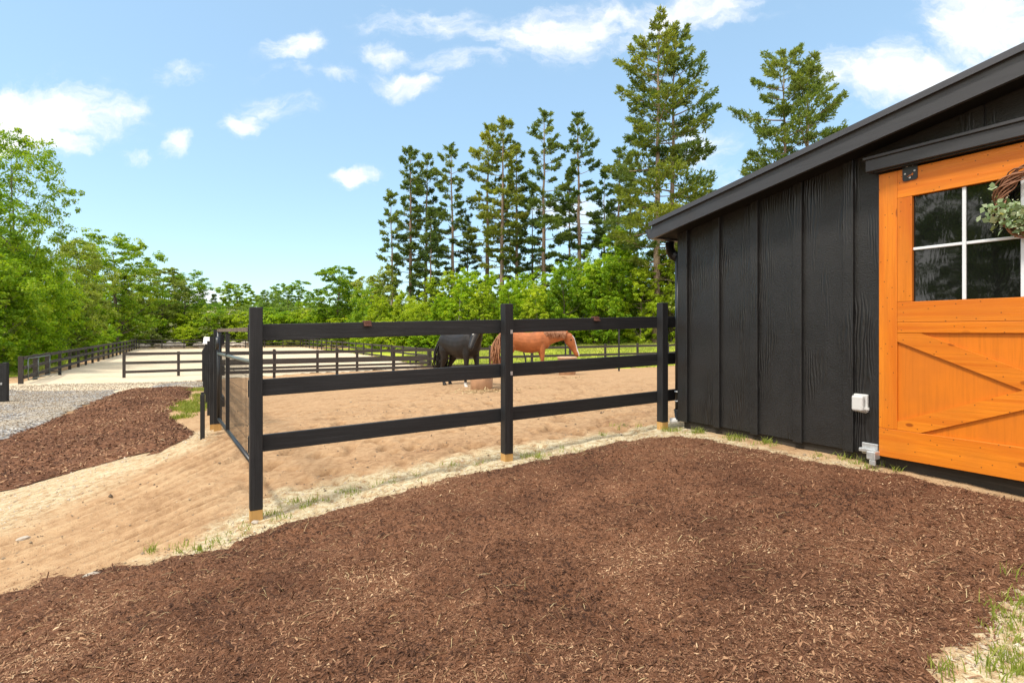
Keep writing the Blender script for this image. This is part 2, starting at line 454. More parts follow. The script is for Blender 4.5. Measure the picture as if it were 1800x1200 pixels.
def track_h(x, y):
    s = x*GATEDIR[1]-y*GATEDIR[0]
    s = s + .10*(fbm(x, y, 1.6, 40)-.5) + .018*(y-6)**2
    return (np.sin(s*2*np.pi/.155)+.8*np.sin(s*2*np.pi/.104+1.3)+.5*np.sin(s*2*np.pi/.37))*.017*(.15+1.5*fbm(x, y, .7, 44)**1.3)
def soft(x, y, poly, w=.12, jit=.12, sc=.25, seed=0):
    jx = (fbm(x, y, sc, seed+3)-.5)*2*jit; jy = (fbm(x, y, sc, seed+9)-.5)*2*jit
    ins = in_poly(x+jx, y+jy, poly); d = poly_dist(x+jx, y+jy, poly)
    return np.where(ins, np.clip(.5+d/(2*w), 0, 1), np.clip(.5-d/(2*w), 0, 1))
def micro(x, y):
    near = np.clip((13-np.hypot(x, y-3))/9, 0, 1)
    tr = soft(x, y, TRACK, .3, .1, .5, 2)
    pad = soft(x, y, PADDOCK, .4, .1, .5, 5)
    h = (fbm(x, y, .6, 1)-.5)*.04 + (fbm(x, y, .10, 7, 3)-.5)*.016
    h = h + tr*track_h(x, y)
    # hoof pocks and curving drag lines in the paddock
    h = h - pad*np.clip(fbm(x, y, .19, 21, 2)-.56, 0, 1)*.30
    rr = np.hypot(x+6.5, y-8.0)
    h = h + pad*np.sin(rr*2*np.pi/.28)*.009*np.clip(fbm(x, y, 1.5, 30)*3-1.1, 0, 1)
    return h*near

def axis(a, b, dense0, dense1, step, grow=1.09):
    v = list(np.arange(dense0, dense1+1e-6, step)); s = step
    x = v[0]; lo = []
    while x > a: s *= grow; x -= s; lo.append(x)
    s = step; x = v[-1]; hi = []
    while x < b: s *= grow; x += s; hi.append(x)
    return np.array(lo[::-1]+v+hi)

def ground_mat():
    m = newmat('sandy ground'); t = NT(m); v = t.pos()
    n1 = t.noise(v, 1.6, 6, .65); n2 = t.noise(v, 14, 4, .65); n3 = t.noise(v, 90, 3, .6)
    sand = t.ramp([(.30, (.235,.130,.063)), (.48, (.395,.246,.132)), (.66, (.51,.35,.20))], t.math('ADD', t.math('MULTIPLY', n1, .55), t.math('MULTIPLY', n2, .45)))
    dark_sand = t.ramp([(.36, (.15,.08,.04)), (.6, (.36,.205,.105))], n2)
    c = t.mix(sand, dark_sand, t.math('MULTIPLY', t.attr('dark_sand'), t.ramp([(.42,(0,0,0)),(.62,(1,1,1))], n1)))
    palec = t.ramp([(.33, (.21,.13,.06)), (.45, (.43,.335,.19)), (.60, (.60,.52,.36))], t.math('ADD', t.math('MULTIPLY', n2, .5), t.math('MULTIPLY', n3, .5)))
    pm = t.math('MULTIPLY', t.attr('pale'), t.ramp([(.30,(.1,.1,.1)),(.52,(1,1,1))], n2))
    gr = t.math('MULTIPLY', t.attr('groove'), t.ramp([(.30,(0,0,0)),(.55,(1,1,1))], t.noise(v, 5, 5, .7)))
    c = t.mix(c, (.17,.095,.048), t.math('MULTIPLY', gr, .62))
    c = t.mix(c, palec, pm)
    wood = t.ramp([(.3, (.055,.05,.015)), (.5, (.12,.12,.025)), (.7, (.22,.22,.06))], t.math('ADD', t.math('MULTIPLY', n1, .5), t.math('MULTIPLY', n2, .5)))
    c = t.mix(c, wood, t.attr('wood'))
    spk = t.ramp([(.61, (0,0,0)), (.70, (1,1,1))], n3)
    c = t.mix(c, (.20,.13,.075), t.math('MULTIPLY', spk, .35))
    h = t.math('ADD', t.math('MULTIPLY', n2, .6), t.math('MULTIPLY', n3, .4))
    t.out(c, .95, t.bump(h, .8, .035), .12)
    return m

xs = axis(-260, 260, -7.2, 3.2, .032); ys = axis(-60, 320, 2.2, 11.0, .032)
X, Y = np.meshgrid(xs, ys)
far = np.clip((np.hypot(X, Y)-75)/60, 0, 1)
woods = 1-soft(X, Y, [(-23,19),(-44,63),(-26,74),(-10,61),(10,49.5),(40,45),(45,-40),(-30,-40),(-26,10)], 1.2, 1.5, 3, 4)
pale = np.maximum.reduce([soft(X, Y, STRIP, .11, .20, .28, 1), soft(X, Y, STRIP2, .22, .30, .5, 2)*.7, soft(X, Y, CORNER, .12, .12, .25, 3)])
dark_sand = np.maximum(soft(X, Y, DARK_BAND, .3, .3, .6, 6), .35*soft(X, Y, PADDOCK, .5, .3, .8, 8))
Z = GZ(X, Y) + micro(X, Y)
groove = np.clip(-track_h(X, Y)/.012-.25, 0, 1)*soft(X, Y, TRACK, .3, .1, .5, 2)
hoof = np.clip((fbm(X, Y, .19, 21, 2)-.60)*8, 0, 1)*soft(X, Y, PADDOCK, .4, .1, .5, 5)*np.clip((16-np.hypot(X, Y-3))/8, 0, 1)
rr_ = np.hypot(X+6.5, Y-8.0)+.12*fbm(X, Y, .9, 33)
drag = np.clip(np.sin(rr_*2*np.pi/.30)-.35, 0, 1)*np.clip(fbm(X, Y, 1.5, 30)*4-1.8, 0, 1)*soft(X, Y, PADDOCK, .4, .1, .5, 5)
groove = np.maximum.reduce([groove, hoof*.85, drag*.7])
me = grid_mesh('ground', X, Y, Z, attrs={'groove': groove, 'pale': pale, 'dark_sand': dark_sand, 'wood': woods})
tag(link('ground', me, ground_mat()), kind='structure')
# finer resampling of the near ground for things that lie on it
def gtop(x, y): return GZ(x, y) + micro(x, y)

def sheet(name, poly, step, mat, off, thick=0.0, edge=.3, jit=.1, sc=.3, seed=0, rough=0.0, kind='structure'):
    P = np.array(poly)
    x = np.arange(P[:,0].min()-jit, P[:,0].max()+jit+step, step); y = np.arange(P[:,1].min()-jit, P[:,1].max()+jit+step, step)
    X, Y = np.meshgrid(x, y)
    jx = (fbm(X, Y, sc, seed+3)-.5)*2*jit; jy = (fbm(X, Y, sc, seed+9)-.5)*2*jit
    ins = in_poly(X+jx, Y+jy, poly); d = poly_dist(X+jx, Y+jy, poly)*np.where(ins, 1, -1)
    k = np.clip(d/edge, 0, 1); k = k*k*(3-2*k)
    Z = GZ(X, Y)+micro(X, Y)*(1-k*(thick > 0)) + off*np.clip(d/(.5*edge)+.4, -.5, 1) + thick*k
    if rough: Z = Z + k*rough*((fbm(X, Y, .35, seed+20)-.5)*2.2 + (fbm(X, Y, .07, seed+25, 2)-.5))
    keep = (d > -step)
    kq = keep[:-1,:-1] & keep[1:,:-1] & keep[:-1,1:] & keep[1:,1:]
    me = grid_mesh(name, X, Y, Z, kq, {'edge': k})
    return tag(link(name, me, mat), kind=kind)

def mulch_mat():
    m = newmat('shredded bark mulch'); t = NT(m); v = t.pos()
    n0 = t.noise(v, 1.1, 4); n1 = t.noise(v, 30, 4, .7, 1.5); n2 = t.noise(t.map(v, (1,2.6,1), (0,0,.6)), 70, 3, .7, 1.0)
    f = t.math('ADD', t.math('MULTIPLY', n1, .5), t.math('MULTIPLY', n2, .5))
    c = t.ramp([(.34, (.050,.021,.011)), (.50, (.17,.074,.037)), (.60, (.28,.145,.085)), (.72, (.55,.35,.23))], f)
    c = t.mix(c, (.05,.02,.012), t.ramp([(.45,(0,0,0)),(.68,(.55,.55,.55))], n0))
    t.out(c, .92, t.bump(f, .9, .02), .12); return m
def gravel_mat():
    m = newmat('crushed grey gravel'); t = NT(m); v = t.pos()
    vo = t.n('ShaderNodeTexVoronoi'); vo.inputs['Scale'].default_value = 17; t.l(v, vo.inputs['Vector'])
    h = t.n('ShaderNodeSeparateColor'); t.l(vo.outputs['Color'], h.inputs[0])
    c = t.ramp([(0, (.09,.084,.08)), (.5, (.22,.205,.192)), (.85, (.36,.335,.305)), (1, (.50,.46,.40))], h.outputs[0])
    c = t.mix(c, (.36,.29,.20), t.ramp([(.42,(0,0,0)),(.65,(.75,.75,.75))], t.noise(v, .8, 4)))
    t.out(c, .9, t.bump(vo.outputs['Distance'], .9, .03), .2); return m
def arena_mat():
    m = newmat('pale arena footing'); t = NT(m); v = t.pos()
    n1 = t.noise(v, .7, 5); n2 = t.noise(v, 9, 4, .7)
    c = t.ramp([(.32, (.44,.34,.225)), (.5, (.545,.45,.32)), (.68, (.62,.54,.40))], t.math('ADD', t.math('MULTIPLY', n1, .5), t.math('MULTIPLY', n2, .5)))
    t.out(c, .95, t.bump(n2, .5, .03), .12); return m
def field_mat():
    m = newmat('mown grass'); t = NT(m); v = t.pos()
    n1 = t.noise(v, .35, 5, .65); n2 = t.noise(t.map(v, (1,.5,1)), 7, 4, .7)
    c = t.ramp([(.34, (.17,.26,.018)), (.5, (.33,.38,.035)), (.62, (.46,.44,.08)), (.74, (.58,.50,.22))], t.math('ADD', t.math('MULTIPLY', n1, .6), t.math('MULTIPLY', n2, .4)))
    t.out(c, .95, t.bump(n2, .8, .06), .1); return m
M['mulch'] = mulch_mat(); M['gravel'] = gravel_mat(); M['arena'] = arena_mat(); M['field'] = field_mat()
sheet('arena_sand', ARENA, .35, M['arena'], .05, 0, 1.0, .3, 1.0, 3)
sheet('gravel_drive', GRAVEL, .15, M['gravel'], .05, 0, .5, .25, .6, 5)
sheet('mulch_bed', MULCH1, .03, M['mulch'], .006, .035, .30, .09, .18, 7, .03)
sheet('mulch_bed', MULCH2, .08, M['mulch'], .03, .06, .45, .13, .4, 8, .04)
sheet('grass_field', FIELD, .5, M['field'], .05, 0, 1.2, .5, 1.5, 11)
sheet('lawn', LAWN, .4, M['field'], .05, 0, 1.0, .5, 1.5, 13)

# loose chips of the mulch, each a small bent sliver
def mat_tone(name, stops, rough=.85):
    m = newmat(name); t = NT(m)
    t.out(t.ramp(stops, t.attr('tone')), rough, None, .2); return m
M['chips'] = mat_tone('bark chips', [(0,(.034,.0150,.0088)),(.28,(.120,.054,.029)),(.52,(.240,.122,.067)),(.78,(.42,.255,.14)),(1,(.64,.47,.29))])
M['straw'] = mat_tone('dry straw and twigs', [(0,(.22,.13,.06)),(.6,(.42,.31,.155)),(1,(.60,.50,.29))])
M['pebbles'] = mat_tone('pebbles', [(0,(.09,.065,.045)),(.5,(.33,.25,.165)),(1,(.62,.55,.45))])
def top_mulch(x, y, poly, seed, thick, edge, jit, sc, rough):
    jx = (fbm(x, y, sc, seed+3)-.5)*2*jit; jy = (fbm(x, y, sc, seed+9)-.5)*2*jit
    ins = in_poly(x+jx, y+jy, poly); d = poly_dist(x+jx, y+jy, poly)*np.where(ins, 1, -1)
    k = np.clip(d/edge, 0, 1); k = k*k*(3-2*k)
    z = GZ(x, y)+micro(x, y)*(1-k)+.006*np.clip(d/(.5*edge)+.4, -.5, 1)+thick*k
    z = z + k*rough*((fbm(x, y, .35, seed+20)-.5)*2.2 + (fbm(x, y, .07, seed+25, 2)-.5))
    return z, d
def slivers(name, x, y, z, L, W, tone, mat, tilt=.35, lift=.004):
    n = len(x)
    a = rng.random(n)*2*np.pi; tl = rng.normal(0, tilt, n); rl = rng.normal(0, tilt*1.3, n)
    u = np.stack([np.cos(a)*np.cos(tl), np.sin(a)*np.cos(tl), np.sin(tl)], -1)
    w = np.stack([-np.sin(a)*np.cos(rl), np.cos(a)*np.cos(rl), np.sin(rl)], -1)
    c = np.stack([x, y, z+lift+np.abs(np.sin(tl))*L*.35+np.abs(np.sin(rl))*W*.35], -1)
    bend = (rng.random(n)*.22)[:,None]*L[:,None]*np.array([0,0,1.0])
    tp = (.25+.75*rng.random(n))[:,None]; tq = (.25+.75*rng.random(n))[:,None]
    hl = L[:,None]/2; hw = W[:,None]/2
    P = [c-u*hl-w*hw*tp-bend, c+w*hw*-1, c+w*hw, c-u*hl+w*hw*tp-bend, c-w*hw, c+u*hl-w*hw*tq-bend, c+u*hl+w*hw*tq-bend, c+w*hw]
    V = np.stack([P[0],P[1],P[2],P[3], P[4],P[5],P[6],P[7]], 1).reshape(-1, 3)
    me = quads_mesh(name, V, 2*n, {'tone': np.repeat(tone, 2)})
    return link(name, me, mat)
def cand(n, x0, x1, y0, y1): return rng.uniform(x0, x1, n), rng.uniform(y0, y1, n)
# denser near the lens (area density falls with distance)
n = 400000
dd = 1.5 + (rng.random(n)**1.35)*6.5
xx = (rng.random(n)*1.12-.56)*2*dd*.98
z, d = top_mulch(xx, dd, MULCH1, 7, .035, .30, .09, .18, .03)
k = d > rng.normal(-.02, .075, n); xx, dd, z = xx[k], dd[k], z[k]
patch = fbm(xx, dd, .8, 60)
tone = np.clip(rng.beta(1.8, 3.3, len(xx)) + (patch-.5)*1.1 + (fbm(xx, dd, .22, 64)-.5)*.5 + (rng.random(len(xx)) > .987)*.4, 0, 1)
tone = np.clip(tone*.93, 0, 1)
L = np.clip(rng.lognormal(-4.42, .52, len(xx)), .006, .085); W = L*rng.uniform(.10, .36, len(xx))
tone = np.where(L > .028, tone*.78, tone)
tag(slivers('mulch_chips', xx, dd, z, L, np.clip(W, .002, .010), tone, M['chips']), 'loose shredded bark chips lying over the near mulch bed', 'mulch', kind='stuff')
# pale straw and long twigs scattered on the mulch
n = 3800
dd = 1.6+rng.random(n)*6; xx = (rng.random(n)-.5)*2*dd
z, d = top_mulch(xx, dd, MULCH1, 7, .035, .30, .09, .18, .03)
pp = fbm(xx, dd, 1.1, 77)
k = (d > -.02) & (pp+rng.normal(0,.1,n) > .53); xx, dd, z = xx[k], dd[k], z[k]
L = rng.uniform(.03, .13, len(xx))
tag(slivers('straw_bits', xx, dd, z, L, rng.uniform(.0012,.0035,len(xx)), rng.random(len(xx))*.8, M['straw'], .12, .010), 'thin pale straw and twigs scattered over the near mulch bed', 'straw', kind='stuff')
n = 60000
P2 = np.array(MULCH2); xx, dd = cand(n, P2[:,0].min(), P2[:,0].max(), P2[:,1].min(), P2[:,1].max())
z, d = top_mulch(xx, dd, MULCH2, 8, .06, .45, .13, .4, .04); z = z+.024
k = d > -.03; xx, dd, z = xx[k], dd[k], z[k]
tone = np.clip(rng.beta(1.7, 2.8, len(xx)) + (fbm(xx, dd, 1.3, 61)-.5)*.6, 0, 1)
L = rng.uniform(.02, .065, len(xx))
tag(slivers('mulch_chips', xx, dd, z, L, L*.3, tone, M['chips']), 'loose bark chips lying over the far mulch bed by the gravel', 'mulch', kind='stuff')

# pebbles and crumbs on the sand, the pale strip and the drive
def pebbles(name, x, y, z, r, tone, label, cat):
    n = len(x)
    oct_ = np.array([[1,0,0],[0,1,0],[-1,0,0],[0,-1,0],[0,0,.75],[0,0,-.4]])
    a = rng.random(n)*6.28; ca, sa = np.cos(a), np.sin(a)
    S = r[:,None,None]*oct_[None]*rng.uniform(.65, 1.3, (n,6,1))
    Vx = S[...,0]*ca[:,None]-S[...,1]*sa[:,None]*.75; Vy = S[...,0]*sa[:,None]+S[...,1]*ca[:,None]*.75
    V = np.stack([Vx+x[:,None], Vy+y[:,None], S[...,2]+z[:,None]+r[:,None]*.15], -1)
    tri = np.array([[0,1,4],[1,2,4],[2,3,4],[3,0,4],[1,0,5],[2,1,5],[3,2,5],[0,3,5]])
    VV = V[:,tri].reshape(-1, 3)
    me = quads_mesh(name, VV, n*8, {'tone': np.repeat(tone, 8)}, k=3)
    tag(link(name, me, M['pebbles']), label, cat, kind='stuff')
n = 60000
dd = 2.2+(rng.random(n)**1.3)*8; xx = (rng.random(n)*1.1-.6)*2*dd*.95
inm = in_poly(xx, dd, MULCH1) | in_poly(xx, dd, MULCH2)
ps = np.maximum.reduce([soft(xx, dd, STRIP, .1, .1, .2, 1), soft(xx, dd, STRIP2, .1, .1, .2, 2), soft(xx, dd, CORNER, .1, .1, .2, 3)*.9])
k = (~inm) & (rng.random(n) < .10+.75*ps); xx, dd, ps = xx[k], dd[k], ps[k]
pebbles('pebbles', xx, dd, gtop(xx, dd), np.clip(rng.lognormal(-5.2, .5, len(xx)), .002, .022), np.clip(rng.beta(2, 2, len(xx))*.6+ps*.42, 0, 1), 'small pale pebbles and crumbs scattered over the sand and limestone strip', 'pebbles')
n = 9000
dd = 2.6+(rng.random(n)**1.2)*10; xx = (rng.random(n)*1.1-.62)*2*dd*.95
tr_ = soft(xx, dd, TRACK, .3, .1, .5, 2); pd_ = soft(xx, dd, PADDOCK, .3, .1, .5, 5)
k = (rng.random(n) < (.30*tr_+.35*pd_)*(fbm(xx, dd, .6, 93) > .5)) & ~in_poly(xx, dd, MULCH1) & ~in_poly(xx, dd, MULCH2); xx, dd = xx[k], dd[k]
pebbles('soil_clods', xx, dd, gtop(xx, dd), np.clip(rng.lognormal(-4.6, .5, len(xx)), .004, .035), rng.random(len(xx))*.42, 'dark clods of soil on the tracked sand and in the paddock', 'soil')
n = 26000
PG = np.array(GRAVEL); xx, dd = cand(n, PG[:,0].min(), PG[:,0].max(), PG[:,1].min(), PG[:,1].max())
k = in_poly(xx, dd, GRAVEL); xx, dd = xx[k], dd[k]
pebbles('gravel_stones', xx, dd, GZ(xx, dd)+.05, rng.uniform(.008, .021, len(xx)), rng.beta(1.6, 3.2, len(xx)), 'loose crushed stones over the grey gravel drive', 'gravel')
# straw on the strip
n = 34000
dd = 2.5+rng.random(n)*5; xx = (rng.random(n)-.55)*2*dd
k = (soft(xx, dd, STRIP, .12, .12, .2, 1) > rng.random(n)*.9+.1) | (soft(xx, dd, CORNER, .12, .12, .2, 3) > .5); xx, dd = xx[k], dd[k]
tag(slivers('straw_bits', xx, dd, gtop(xx, dd), rng.uniform(.02,.07,len(xx)), rng.uniform(.001,.003,len(xx)), rng.beta(1.5,1.2,len(xx)), M['straw'], .15, .005), 'dry straw bits on the pale limestone strip by the fence', 'straw', kind='stuff')

# grass tufts: thin tapering blades
def blades(name, x, y, z, h, label, cat, per=14, spread=.05, w=.004, mat=None, lean=.45):
    n = len(x)*per
    X = np.repeat(x, per)+rng.normal(0, spread, n); Y = np.repeat(y, per)+rng.normal(0, spread, n); Z = np.repeat(z, per)
    H = np.repeat(h, per)*rng.uniform(.4, 1.15, n)
    a = rng.random(n)*6.28; ln = rng.normal(0, lean, n)
    dirx, diry = np.cos(a)*ln, np.sin(a)*ln
    base = np.stack([X, Y, Z-.005], -1); mid = base+np.stack([dirx*H*.45, diry*H*.45, H*.6], -1); tip = base+np.stack([dirx*H*1.15, diry*H*1.15, H], -1)
    side = np.stack([-np.sin(a+1.2), np.cos(a+1.2), 0*a], -1)*w
    V = np.stack([base-side, base+side, mid+side*.8, mid-side*.8, mid-side*.8, mid+side*.8, tip+side*.1, tip-side*.1], 1).reshape(-1, 3)
    me = quads_mesh(name, V, n*2, {'tone': np.repeat(np.clip(rng.normal(.5,.22,n), 0, 1), 2)})
    return tag(link(name, me, mat or M['grass_blade']), label, cat, kind='stuff')
tx, ty = [], []
for px, py, m in [(470,905,5),(515,885,7),(540,892,5),(620,868,4),(690,846,4),(790,820,4),(360,965,4),(1000,788,4),(560,880,5),(600,868,3),(430,935,5),(490,915,4),(385,955,4),(310,968,4),(262,972,5),(930,802,7),(945,803,7),(850,815,3),(735,838,2),(655,845,2),
                  (1170,760,9),(1185,757,8),(1222,762,10),(1235,760,6),(1293,769,10),(1300,773,12),(1342,781,10),(1352,780,6),(1440,803,5),(1480,810,6),(1510,815,5),(1540,822,6),(1580,830,4),(1060,765,4),(1120,752,3),(1090,748,4),
                  (1770,1120,9),(1785,1100,11),(1790,1060,10),(1760,1160,8),(1780,1150,8),(1795,1180,8),(1740,1175,4),(1665,1180,4),(1795,1020,8),(700,575,0)]:
    x, y = hit(px, py)
    for _ in range(m):
        tx.append(x+random.gauss(0,.05)); ty.append(y+random.gauss(0,.05))
tx = np.array(tx); ty = np.array(ty)
blades('weeds', tx, ty, gtop(tx, ty), rng.uniform(.03, .085, len(tx)), 'small green weeds sprouting along the pale strip and barn foot', 'weeds', 9, .022, .0028)
n = 900; P3 = np.array(PATCH); gx, gy = cand(n*3, P3[:,0].min(), P3[:,0].max(), P3[:,1].min(), P3[:,1].max())
k = (soft(gx, gy, PATCH, .5, .3, .5, 1) > .15+1.0*fbm(gx, gy, .7, 91)); gx, gy = gx[k], gy[k]
blades('grass_patch', gx, gy, gtop(gx, gy), rng.uniform(.03, .11, len(gx)), 'patch of green grass between the far mulch bed and gate line', 'grass', 16, .08, .007)
n = 15000; PF = np.array(FIELD); gx, gy = cand(n, -8, 24, 24.5, 50)
k = in_poly(gx, gy, FIELD); gx, gy = gx[k], gy[k]
blades('field_grass', gx, gy, GZ(gx, gy)+.03, rng.uniform(.08, .22, len(gx)), 'mown grass beyond the paddock fence', 'grass', 5, .2, .018)
gx, gy = cand(6000, -38, -20.5, 20, 42); k = in_poly(gx, gy, LAWN); gx, gy = gx[k], gy[k]
blades('lawn_grass', gx, gy, GZ(gx, gy)+.03, rng.uniform(.08, .25, len(gx)), 'bright lawn outside the left arena fence', 'grass', 5, .2, .018)
# ------------------------------------------------------------------ fences
def rail_mesh(L, rise, h, th):
    m = MB()
    m.hexa([(0,-th/2,-h/2),(L,-th/2,rise-h/2),(L,th/2,rise-h/2),(0,th/2,-h/2),(0,-th/2,h/2),(L,-th/2,rise+h/2),(L,th/2,rise+h/2),(0,th/2,h/2)])
    return m.mesh('rail')
def add_rail(root, p0, p1, h, th, mat, bev=True, name='rail'):
    p0, p1 = Vector(p0), Vector(p1); d = p1-p0; L = math.hypot(d.x, d.y)
    o = link(name, rail_mesh(L, d.z, h, th), mat, root, p0-root.location, math.atan2(d.y, d.x))
    if bev: bevel(o, .004)
    return o
def add_post(root, x, y, z0, z1, s, mat, rz, shared={}, bev=.005, name='post'):
    key = (round(z1-z0, 2), s, mat.name)
    if key not in shared:
        shared[key] = MB().box(-s/2,s/2,-s/2,s/2,0,z1-z0).mesh('post'); shared[key].materials.append(mat)
    o = link(name, shared[key], None, root, Vector((x,y,z0))-root.location, rz)
    if bev: bevel(o, bev, 2)
    return o

# front fence with its three posts
fang = math.atan2(NI[1], NI[0])
P1, P2, P3 = np.array([-2.18,4.60]), np.array([-.055,5.77]), np.array([1.91,6.86])
ff = empty('paddock_fence', (P1[0],P1[1],-.1), 0, 'near black three rail board fence with unpainted post feet, running up to the barn', 'fence')
ftops = [1.708,1.797,1.867]; fbase = [-.10,.13,.26]; cuts = [.095,.075,.10]
for (x, y), zt, zb, ct in zip((P1,P2,P3), ftops, fbase, cuts):
    pst = add_post(ff, x, y, zb+ct, zt, .100, M['black_post'], fang)
    ft = MB().box(-.0485,.0485,-.0485,.0485,-.35,0).build('post_foot', M['bare_wood'], pst, (0,0,-ct+.0+ct), 0)
back = np.array([-NI[1], NI[0]])*.070                           # rails are nailed on the paddock side
def fl(t): return P1 + (P3-P1)*t
for z0, z1 in ((1.492,1.622),(1.015,1.147),(.534,.672)):
    for a, b in ((-.012,.5185),(.5205,1.079)):
        pa, pb = fl(a)+back, fl(b)+back
        add_rail(ff, (*pa, z0+(z1-z0)*a), (*pb, z0+(z1-z0)*b), .145, .038, M['black_rail'])
for px, dd in ((657,5.25),(1050,6.45)):                          # small rusty saddles over the top rail
    t = ((px-900)/F*dd-P1[0])/(P3[0]-P1[0]); p = fl(t)+back; zc = 1.492+.13*t+.0725
    b = MB().box(-.034,.034,-.046,.030,.001,.014).box(-.034,.034,-.050,-.022,-.036,.0005).box(-.034,.034,-.072,-.0505,-.040,-.026)
    bevel(b.build('rail_bracket', M['rust'], ff, Vector((*p, zc))-ff.location, fang), .003)
for (x, y), zz in ((P2,1.50),(P2,1.06)):                           # bright nail plates on the middle post
    MB().box(-.014,.012,-.0535,-.0505,-.02,.02).build('nail_plate', M['galv'], ff, Vector((x+.025,y+.012,zz))-ff.location, fang)

# wire gate between the corner post and the next one
G1 = np.array([-4.21,7.73]); gd = (G1-P1)/np.linalg.norm(G1-P1); gl = float(np.linalg.norm(G1-P1)); gang = math.atan2(gd[1], gd[0])
gate = empty('wire_gate', (P1[0],P1[1],0), gang, 'black framed wire mesh gate with a raised top bar, hung on the near corner post', 'gate')
x0, x1 = .11, gl-.13
def zt(x): return 1.235-.045*(x/gl)
def zb(x): return .345-.075*(x/gl)
def zu(x): return 1.545-.045*(x/gl)
f = MB()
f.tube([(x0,0,zb(x0)),(x1,0,zb(x1))], .021, 8).tube([(x0,0,zb(x0)),(x0,0,zu(x0))], .021, 8).tube([(x1,0,zb(x1)),(x1,0,zu(x1))], .021, 8)
f.build('gate_frame', M['black_metal'], gate, smooth=True)
MB().tube([(x0,0,zt(x0)),(x1,0,zt(x1))], .021, 8).build('gate_rail', M['green_metal'], gate, smooth=True)
MB().box(x0,x1,-.018,.018,1.50,1.54).build('top_bar', M['logwood'], gate)
for xm in (x0+(x1-x0)*.64,):
    MB().box(xm-.022,xm+.022,-.022,.022,zb(xm)+.012,zu(xm)-.03).build('gate_stile', M['black_metal'], gate)
w = MB(); nx = 36
for i in range(1, nx):
    x = x0+(x1-x0)*i/nx; w.tube([(x,-.012,zb(x)),(x,-.012,zt(x))], .0026, 4, False)
for j in range(1, 6):
    k = j/6; w.tube([(x0,-.016,zb(x0)+(zt(x0)-zb(x0))*k),(x1,-.016,zb(x1)+(zt(x1)-zb(x1))*k)], .0020, 4, False)
w.build('wire_mesh', M['black_metal'], gate)
lt = MB().lathe([(.02,-.02),(.085,-.018),(.095,0),(.085,.018),(.02,.02)], 20).build('gate_latch', M['black_metal'], gate, (gl-.17,.02,1.34))
lt.rotation_euler = (R(90),0,0)

# fence running on from the gate to the paddock corner
def board_fence(name, a, b, n, za, zb_, ha, hb, label, rails=(.93,.60,.27), rh=.12, ps=.095, mats=('far_rail','far_post'), skip_first=False, over=0.0, group=None, feet=0):
    a, b = np.array(a, float), np.array(b, float); ang = math.atan2(b[1]-a[1], b[0]-a[0])
    za = gz(*a) if za is None else za
    root = empty(name, (a[0],a[1],za), 0, label, 'fence', group)
    pts = []
    for i in range(n+1):
        t = i/n; p = a+(b-a)*t
        z = za+(zb_-za)*t if zb_ is not None else gz(*p)
        h = ha+(hb-ha)*t
        pts.append((p, z, h))
        zg = min(z, gz(*p))-.08
        if i < feet:
            g0 = gz(*p)+.10; pp = add_post(root, p[0], p[1], g0, z+h, ps, M[mats[1]], ang, bev=0)
            MB().box(-ps*.485,ps*.485,-ps*.485,ps*.485,-.3,0).build('post_foot', M['bare_wood'], pp, (0,0,0), 0)
        else: add_post(root, p[0], p[1], zg, z+h, ps, M[mats[1]], ang, bev=0)
    nrm = np.array([math.sin(ang), -math.cos(ang)])*(ps/2+.019)
    for i in range(n):
        (p, z, h), (q, z2, h2) = pts[i], pts[i+1]
        for r in rails:
            e = (q-p)/np.linalg.norm(q-p)*.0015
            add_rail(root, (*(p+nrm+e), z+h*r), (*(q+nrm-e), z2+h2*r), rh, .036, M[mats[0]], False)
    return root
board_fence('paddock_fence', G1, B0, 6, .13, -.31, 1.40, 1.14, 'dark board fence seen end-on, running back from the wire gate post', (.90,.58,.26), .14, .10, ('black_rail','black_post'), feet=2)
# paddock back fence, arena fences
board_fence('paddock_fence', B0, B1, 10, -.31, -.50, 1.13, 1.36, 'dark three rail fence closing the back of the paddock behind the horses', (.88,.55,.26), .12)
board_fence('paddock_fence', (B1[0]+.05,B1[1]+.03), (19.9,38.4), 5, -.50, .1, 1.36, 1.36, 'dark three rail fence of the green field running on behind the barn', (.88,.55,.26), .12)
board_fence('arena_fence', A0, (R0[0]-.12,R0[1]-.07), 7, -.62, -.62, 1.22, 1.13, 'dark three rail fence on the near side of the pale sand arena', (.93,.60,.27), .12, .115)
board_fence('arena_fence', (-21.2,24.7), L1, 17, -.52, -.42, 1.08, 1.12, 'dark fence along the left side of the pale arena', (.93,.60,.27), .13, .115)
board_fence('arena_fence', (L1[0]+.2,L1[1]+.13), (R1[0]-.2,R1[1]-.13), 8, -.42, -.50, 1.05, 1.05, 'low dark fence along the far end of the pale arena', (.93,.60,.27), .12)
board_fence('arena_fence', R0, R1, 18, -.62, -.50, 1.16, 1.15, 'dark fence running away along the right side of the pale arena', (.93,.60,.27), .12)
